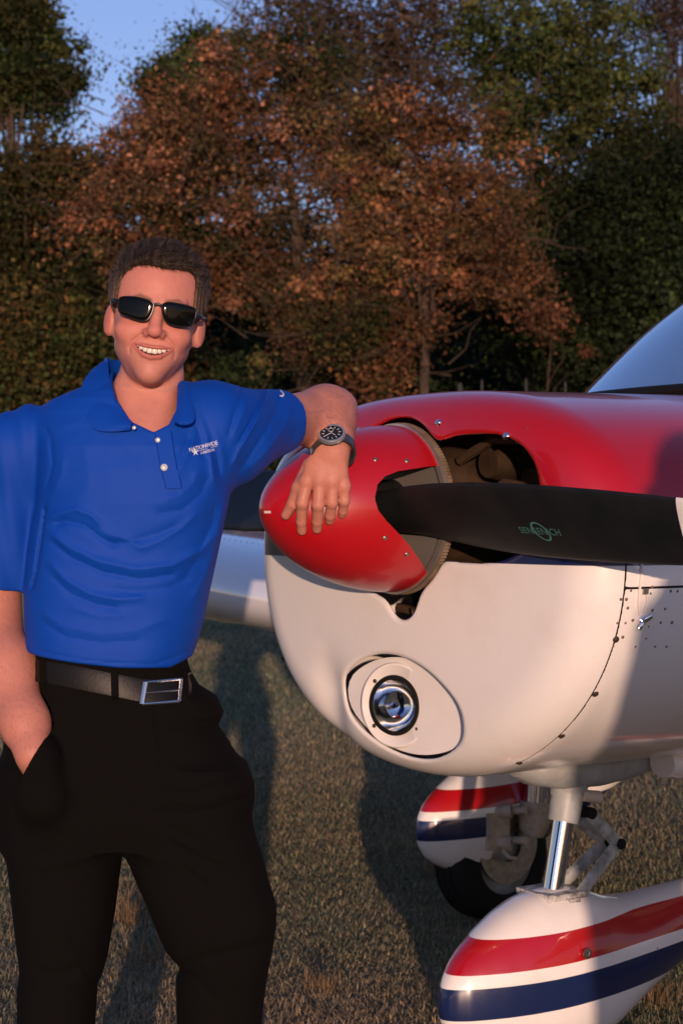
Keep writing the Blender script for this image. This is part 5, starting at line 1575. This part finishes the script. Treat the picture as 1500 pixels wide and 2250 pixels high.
def tree(name, label, D, base_px, blobs_px, ncl, per, size, cols, seed, bark=None, trunk_r=.22, spread=.5, limbs=26, twigs=0, group='trees along the field', depth=2.2, lean=0.0, top_py=None, vertical=.75, branch_r=.05):
    """blobs_px: crown lobes (px, py, rx_px, ry_px[, extra depth])"""
    r = np.random.default_rng(seed)
    k = D/FPX
    base = P(base_px, CY, D); base[2] = 0
    o = empty(name, tuple(base)); props(o, label, 'tree', group)
    blobs = []
    for b in blobs_px:
        dd = b[4] if len(b) > 4 else 0
        c = P(b[0], b[1], D+dd); blobs.append((*c, b[2]*k, min(b[2]*k, depth), b[3]*k))
    cl, pick = blob_points(r, blobs, ncl)
    cl = cl+r.normal(size=cl.shape)*np.array([.45, .35, .4])*(1.0 if cols[0][0] > .1 else .45)
    # leaves around every cluster, drooping a little
    n = ncl*per
    ci = np.repeat(np.arange(ncl), per)
    csz = np.clip(np.exp(r.normal(0, .45, ncl)), .35, 2.2)[ci]
    off = r.normal(size=(n, 3))*np.array([1, 1, vertical])*(spread*csz)[:, None]
    pos = cl[ci]+off
    keep = pos[:, 2] > .3; pos = pos[keep]; ci = ci[keep]; n = len(pos)
    s = size*np.clip(np.exp(r.normal(0, .36, n)), .4, 2.0)
    a = r.normal(size=(n, 3)); a[:, 2] -= .35; a /= np.linalg.norm(a, axis=1)[:, None]
    b = np.cross(a, r.normal(size=(n, 3))); b /= np.linalg.norm(b, axis=1)[:, None]
    w = .36
    v = np.stack([pos-a*s[:, None]*.5, pos+b*s[:, None]*w*.9, pos+a*s[:, None]*.5, pos-b*s[:, None]*w*.9], 1).reshape(-1, 3)
    f = np.arange(n*4).reshape(-1, 4)
    cc = np.array(cols, float)
    cw = r.choice(len(cc), ncl)                                   # each cluster has its own tint
    hgt_ = np.clip((pos[:, 2]-2)/9, 0, 1)[:, None]
    col = cc[cw][ci]*.75+cc[r.choice(len(cc), n)]*.25
    col = col*r.uniform(.55, 1.45, n)[:, None]*r.uniform(.45, 1.5, ncl)[ci][:, None]
    lobe = r.uniform(.45, 1.45, len(blobs)); lobe_g = r.uniform(0, 1, len(blobs)) < .22
    col = col*lobe[pick[ci]][:, None]
    if cols[0][0] > .1:                                            # some boughs of the rusty oaks are still olive
        gm_ = lobe_g[pick[ci]]; col[gm_] = col[gm_]*np.array([.38, .72, .5])
    crown = mesh_obj('crown', v-base, f, M_LEAF, o, smooth=False, colors=np.repeat(col, 4, 0))
    # trunk and limbs
    B = np.array(blobs); topz = (top_py and ZP(top_py, D)) or (B[:, 2].max())
    cx = B[:, 0].mean()*.4+base[0]*.6; 
    tp = []
    nt = 12
    for i in range(nt):
        t = i/(nt-1)
        tp.append([base[0]+(cx-base[0])*t*t+lean*t+.12*math.sin(3*t+seed), base[1]+.25*math.sin(4*t+seed*2), topz*t])
    tp = np.array(tp); tr_ = trunk_r*(1-.85*np.linspace(0, 1, nt)**1.1); tr_[0] *= 1.4
    bk = MB(); bk.tube(tp-base, tr_, 12)
    trunk = bk.build('trunk', bark or M_BARK, o, smooth=True)
    lb = MB()
    for i in r.choice(ncl, min(limbs, ncl), replace=False):
        c = cl[i]; h = np.clip(c[2]*r.uniform(.45, .8), .5, topz*.9)
        t = h/topz; s0 = np.array([np.interp(t, np.linspace(0, 1, nt), tp[:, q]) for q in range(3)])
        m1 = s0+(c-s0)*.35+np.array([0, 0, .25*abs(c[0]-s0[0])])*r.uniform(.2, 1.0)+r.normal(size=3)*.12; m2 = s0+(c-s0)*.7+np.array([0, 0, .18*abs(c[0]-s0[0])])+r.normal(size=3)*.2
        rr = branch_r*r.uniform(.5, 1.3)*(1-.5*t)
        lb.tube(np.array([s0, m1, m2, c])-base, [rr*1.5, rr, rr*.6, rr*.25], 6)
    if lb.n: 
        lo_ = lb.build('branch', bark or M_BARK, o, smooth=True); lo_['kind'] = 'stuff'
    if twigs:
        tb = MB()
        for i in range(twigs):
            c = cl[r.integers(ncl)]+r.normal(size=3)*.5; q = c.copy(); pts = [q.copy()]
            d_ = r.normal(size=3); d_[1] *= .4; d_[2] = abs(d_[2])*.6+.1; d_ /= np.linalg.norm(d_)
            for _ in range(3):
                d_ = d_+r.normal(size=3)*.25; d_ /= np.linalg.norm(d_); q = q+d_*r.uniform(.3, .6); pts.append(q.copy())
            tb.tube(np.array(pts)-base, [.018, .013, .009, .004], 4, cap=False)
        tw = tb.build('twigs', bark or M_BARK, o, smooth=True); tw['kind'] = 'stuff'
    return o
GREEN = [(.045, .066, .018), (.034, .054, .017), (.062, .072, .020), (.024, .040, .016)]
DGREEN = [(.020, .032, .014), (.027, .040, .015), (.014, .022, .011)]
OLIVE = [(.070, .064, .020), (.052, .058, .018), (.095, .068, .024), (.038, .044, .016)]
RUST = [(.22, .090, .045), (.27, .115, .055), (.17, .070, .036), (.13, .08, .038), (.24, .115, .07), (.10, .06, .03)]
RUSTG = [(.17, .09, .035), (.11, .08, .028), (.19, .095, .04), (.08, .065, .022)]
# left: tall open crown beside the strip of sky
tree('oak_tree', 'tall green oak with an open crown, left of the strip of sky', 47, 20,
     [(-10, 60, 105, 100), (70, 165, 90, 80), (125, 210, 50, 50), (0, 200, 100, 80), (75, 50, 35, 45), (140, 110, 28, 22), (20, 10, 60, 60), (150, 170, 26, 42)], 300, 130, .105, GREEN+OLIVE[:1], 1, M_BARKL, .28, .22, 22, 15)
tree('oak_tree', 'olive-green bushy tree under the tall oak at the left edge', 44, 70,
     [(50, 410, 150, 90), (160, 385, 75, 45), (20, 560, 130, 150), (110, 720, 160, 150), (20, 800, 150, 130), (235, 375, 45, 22)], 520, 130, .11, OLIVE+GREEN[:2]+RUSTG[:1], 2, None, .22, .34, 20, 80)
tree('oak_tree', 'green-topped tree just right of the strip of sky', 50, 380,
     [(435, 115, 52, 45), (380, 190, 56, 62), (345, 205, 30, 34), (460, 170, 55, 80), (375, 285, 46, 45), (410, 260, 80, 80), (330, 325, 28, 20)], 240, 140, .105, GREEN, 3, None, .24, .22, 14, 12)
# the big rusty oak behind the man
tree('rusty_oak', 'large rust-brown oak behind the man\'s head', 42, 690,
     [(510, 200, 110, 80), (590, 260, 90, 70), (430, 270, 90, 70), (400, 350, 110, 50), (320, 410, 120, 60), (250, 470, 90, 70), (370, 480, 110, 60), (500, 430, 120, 60), (590, 370, 100, 60), (640, 150, 120, 60), (690, 330, 60, 80), (220, 560, 60, 40), (570, 540, 110, 60), (430, 570, 110, 50), (700, 240, 90, 80), (340, 600, 80, 40), (330, 350, 60, 60), (600, 650, 70, 50), (520, 640, 60, 40)], 500, 150, .088, RUST+RUST[2:]+OLIVE[:2], 4, M_BARK, .20, .25, 16, 520, branch_r=.035)
tree('rusty_oak', 'rust-orange oak with drooping branches above the red cowling', 39, 935,
     [(900, 270, 110, 70), (960, 340, 110, 80), (870, 420, 100, 110), (1010, 450, 90, 90), (1060, 540, 75, 110), (880, 520, 80, 60), (770, 570, 55, 120), (960, 560, 80, 90), (720, 700, 110, 70), (820, 720, 110, 80), (800, 800, 70, 45), (640, 730, 45, 40), (1100, 600, 35, 50)], 400, 150, .082, RUST+RUSTG+OLIVE[:1], 5, M_BARK, .15, .22, 14, 480, branch_r=.03)
tree('bare_tree', 'nearly bare tree with fine brown twigs at the top centre', 54, 780,
     [(670, 60, 150, 70), (810, 70, 150, 90), (920, 110, 130, 90), (590, 110, 70, 60), (760, 180, 160, 90), (980, 40, 110, 80)], 420, 26, .13, [(.06, .04, .025), (.05, .045, .02), (.085, .05, .03)], 6, None, .22, .5, 110, 900, branch_r=.05)
# right: tall dark evergreen
tree('evergreen_tree', 'tall dark green tree filling the upper right', 46, 1150,
     [(1150, 90, 140, 120), (1290, 120, 150, 140), (1200, 270, 150, 110), (1350, 230, 110, 130), (1120, 250, 90, 110), (1180, 400, 140, 80), (1320, 400, 140, 110), (1420, 330, 90, 120), (1240, 500, 130, 110), (1060, 130, 80, 100)], 380, 160, .105, GREEN+OLIVE[:2], 7, M_BARKL, .20, .27, 18, 60)
tree('evergreen_tree', 'dark green tree at the right edge above the windshield', 43, 1420,
     [(1400, 500, 130, 150), (1300, 620, 150, 120), (1450, 680, 120, 170), (1220, 720, 120, 110), (1340, 780, 150, 100), (1480, 420, 80, 120), (1130, 680, 80, 90)], 560, 140, .11, DGREEN+GREEN[:2], 8, None, .24, .30, 14)
tree('bare_tree', 'bare black-twigged tree in the top right corner', 52, 1500,
     [(1450, 60, 70, 70), (1490, 30, 60, 60), (1430, 20, 50, 40)], 90, 10, .10, [(.03, .025, .02)], 9, None, .16, .4, 70, 420, branch_r=.045)
tree('sapling', 'small rust-leaved sapling in front of the dark trees above the cowling', 38, 1206, [(1205, 690, 26, 20)], 14, 90, .08, RUST, 10, None, .03, .13, 3, branch_r=.012)
# darker wood behind
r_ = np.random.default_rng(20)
BACK = [(60, 'far left of the wood, behind the olive tree'), (250, 'behind the man\'s left shoulder'), (430, 'behind the man\'s head'), (620, 'behind the rusty oak\'s trunk'), (800, 'between the two rusty oaks'), (980, 'behind the drooping rusty oak'), (1170, 'under the tall evergreen'), (1360, 'above the windshield'), (1500, 'at the right frame edge')]
for i, (x, wh_) in enumerate(BACK):
    hgt = [460, 450, 470, 450, 480, 470, 450, 430, 400][i]
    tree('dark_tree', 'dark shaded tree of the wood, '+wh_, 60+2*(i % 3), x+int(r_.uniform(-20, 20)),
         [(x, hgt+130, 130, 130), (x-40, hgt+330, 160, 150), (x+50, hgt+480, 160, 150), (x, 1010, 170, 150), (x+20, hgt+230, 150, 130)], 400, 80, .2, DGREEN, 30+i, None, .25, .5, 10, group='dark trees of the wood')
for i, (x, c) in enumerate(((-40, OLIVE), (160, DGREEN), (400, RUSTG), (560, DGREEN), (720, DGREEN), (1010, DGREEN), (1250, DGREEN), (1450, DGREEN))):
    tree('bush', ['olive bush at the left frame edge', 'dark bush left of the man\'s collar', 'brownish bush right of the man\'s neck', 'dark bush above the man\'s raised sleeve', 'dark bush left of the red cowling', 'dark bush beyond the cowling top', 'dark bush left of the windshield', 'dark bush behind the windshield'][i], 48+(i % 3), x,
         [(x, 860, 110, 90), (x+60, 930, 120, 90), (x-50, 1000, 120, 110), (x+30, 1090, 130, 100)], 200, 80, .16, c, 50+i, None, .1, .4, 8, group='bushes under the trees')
# fence posts at the wood's edge
M_POST = mat('weathered_post', (.03, .03, .028), rough=.9, vary=.6, vary_scale=12, bump=.5, bump_scale=20)
for i, (x, y, w_) in enumerate(((1010, 842, 5), (1058, 834, 2.5), (1155, 832, 2.5), (1241, 838, 2.5))):
    c = P(x, y, 16); wv = w_/FPX*16
    b = MB(); b.rings(np.array([[(-wv, -wv, z), (wv, -wv, z), (wv, wv, z), (-wv, wv, z)] for z in (0, c[2]*.5, c[2]-.03)]+[[(-wv*.6, -wv*.6, c[2]), (wv*.6, -wv*.6, c[2]), (wv*.6, wv*.6, c[2]), (-wv*.6, wv*.6, c[2])]]))
    o = b.build('fence_post', M_POST, None, smooth=False); o.location = (c[0], 16, 0)
    props(o, ['thickest and leftmost dark fence post showing above the red cowling', 'thin dark fence post next to the thickest one above the cowling', 'thin fence post midway between trunk and windshield', 'thin fence post just left of the windshield base'][i], 'post', 'fence posts beyond the airplane')
# ------------------------------------------------------------------ grass
gr_ = np.random.default_rng(5)
def fbm2(x, y, f, s):
    q = np.stack([x, y, 0*x], 1); return wav(q, f, s)*.6+wav(q, f*2.3, s+1)*.3+wav(q, f*5.1, s+2)*.2
def grass_patch(n, d0, d1, seed):
    r = np.random.default_rng(seed)
    D = d0*(d1/d0)**r.uniform(0, 1, n); X = r.uniform(-.215, .215, n)*D
    q = np.stack([X, D, 0*X], 1)
    dry_lit = fbm2(X, D, 1.6, 1)+.9*np.exp(-((X+.15)/.55)**2-((D-4.5)/.55)**2); tn = fbm2(X, D, 4.5, 2)  # the exponential term paints a warm sunlit patch into the grass colour
    h = (.012+.024*r.uniform(0, 1, n)**2)*(1+.6*np.clip(tn, -.8, 1.5))*np.clip(D/7, .8, 1.6)
    w = np.clip(D/6, .8, 3)*r.uniform(.0012, .0024, n)
    th = r.uniform(0, 6.283, n); ln = r.uniform(.3, 1.9, n)
    dx, dy = np.cos(th)*ln*h, np.sin(th)*ln*h
    px, py = -np.sin(th)*w, np.cos(th)*w
    z0 = ground_z(X, D)-.002
    A = np.stack([X-px, D-py, z0], 1); B = np.stack([X+px, D+py, z0], 1)
    M1 = np.stack([X+px*.8+dx*.4, D+py*.8+dy*.4, z0+h*.65], 1); M2 = np.stack([X-px*.8+dx*.4, D-py*.8+dy*.4, z0+h*.65], 1)
    T = np.stack([X+dx, D+dy, z0+h*.95], 1)
    dry = np.clip(.44+.75*dry_lit+r.normal(size=n)*.28, 0, 1)[:, None]  # dry-to-green mix, also carrying the painted sunlit patch
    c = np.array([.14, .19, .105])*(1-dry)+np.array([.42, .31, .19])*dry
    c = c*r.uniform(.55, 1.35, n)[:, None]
    return np.stack([A, B, M1, M2, T], 1), c
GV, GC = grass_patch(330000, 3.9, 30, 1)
b5 = np.arange(len(GV))[:, None]*5
GF = np.concatenate([b5+np.array([[0, 1, 2]]), b5+np.array([[0, 2, 3]]), b5+np.array([[3, 2, 4]])])
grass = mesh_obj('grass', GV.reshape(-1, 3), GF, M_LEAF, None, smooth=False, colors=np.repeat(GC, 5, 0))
props(grass, 'short patchy dry grass of the airfield', 'grass', kind='stuff')
# taller dry tufts that can be told apart
M_STRAW = leaf_mat('straw')
def tuft(px, py, lab, n=46, hgt=.16, seed=0):
    r = np.random.default_rng(seed)
    D = CAMH*FPX/(py-CY); x = XP(px, D)
    b = MB()
    V, F, Cc = [], [], []
    for k in range(n):
        th = r.uniform(0, 6.283); ln = r.uniform(.2, 1.0); h = hgt*r.uniform(.4, 1.1); w = .0013
        x0, y0 = r.normal(0, .03), r.normal(0, .03)
        px_, py_ = -math.sin(th)*w, math.cos(th)*w; dx, dy = math.cos(th)*ln*h, math.sin(th)*ln*h
        i = len(V)
        V += [(x0-px_, y0-py_, 0), (x0+px_, y0+py_, 0), (x0+px_+dx*.35, y0+py_+dy*.35, h*.6), (x0-px_+dx*.35, y0-py_+dy*.35, h*.6), (x0+dx, y0+dy, h*.85)]
        F += [(i, i+1, i+2), (i, i+2, i+3), (i+3, i+2, i+4)]; c = np.array([.26, .17, .09])*r.uniform(.5, 1.2); Cc += [c]*5
    o = mesh_obj('grass_tuft', np.array(V), np.array(F), M_STRAW, None, smooth=False, colors=np.array(Cc)); o.location = (x, D, 0)
    props(o, lab, 'grass tuft', 'dry grass tufts')
tuft(285, 2035, 'dry straw tuft seen between the man\'s knees', 60, .17, 1)
tuft(330, 2120, 'low dry tuft in front of the straw tuft between the man\'s legs', 40, .09, 2)
tuft(1450, 2215, 'dry tuft at the lower right corner behind the nose wheel fairing', 60, .12, 3)
tuft(700, 2180, 'dry tuft on the lit grass right of the man\'s calf', 50, .07, 4)
tuft(960, 1925, 'dry tuft beside the far main wheel', 50, .10, 5)
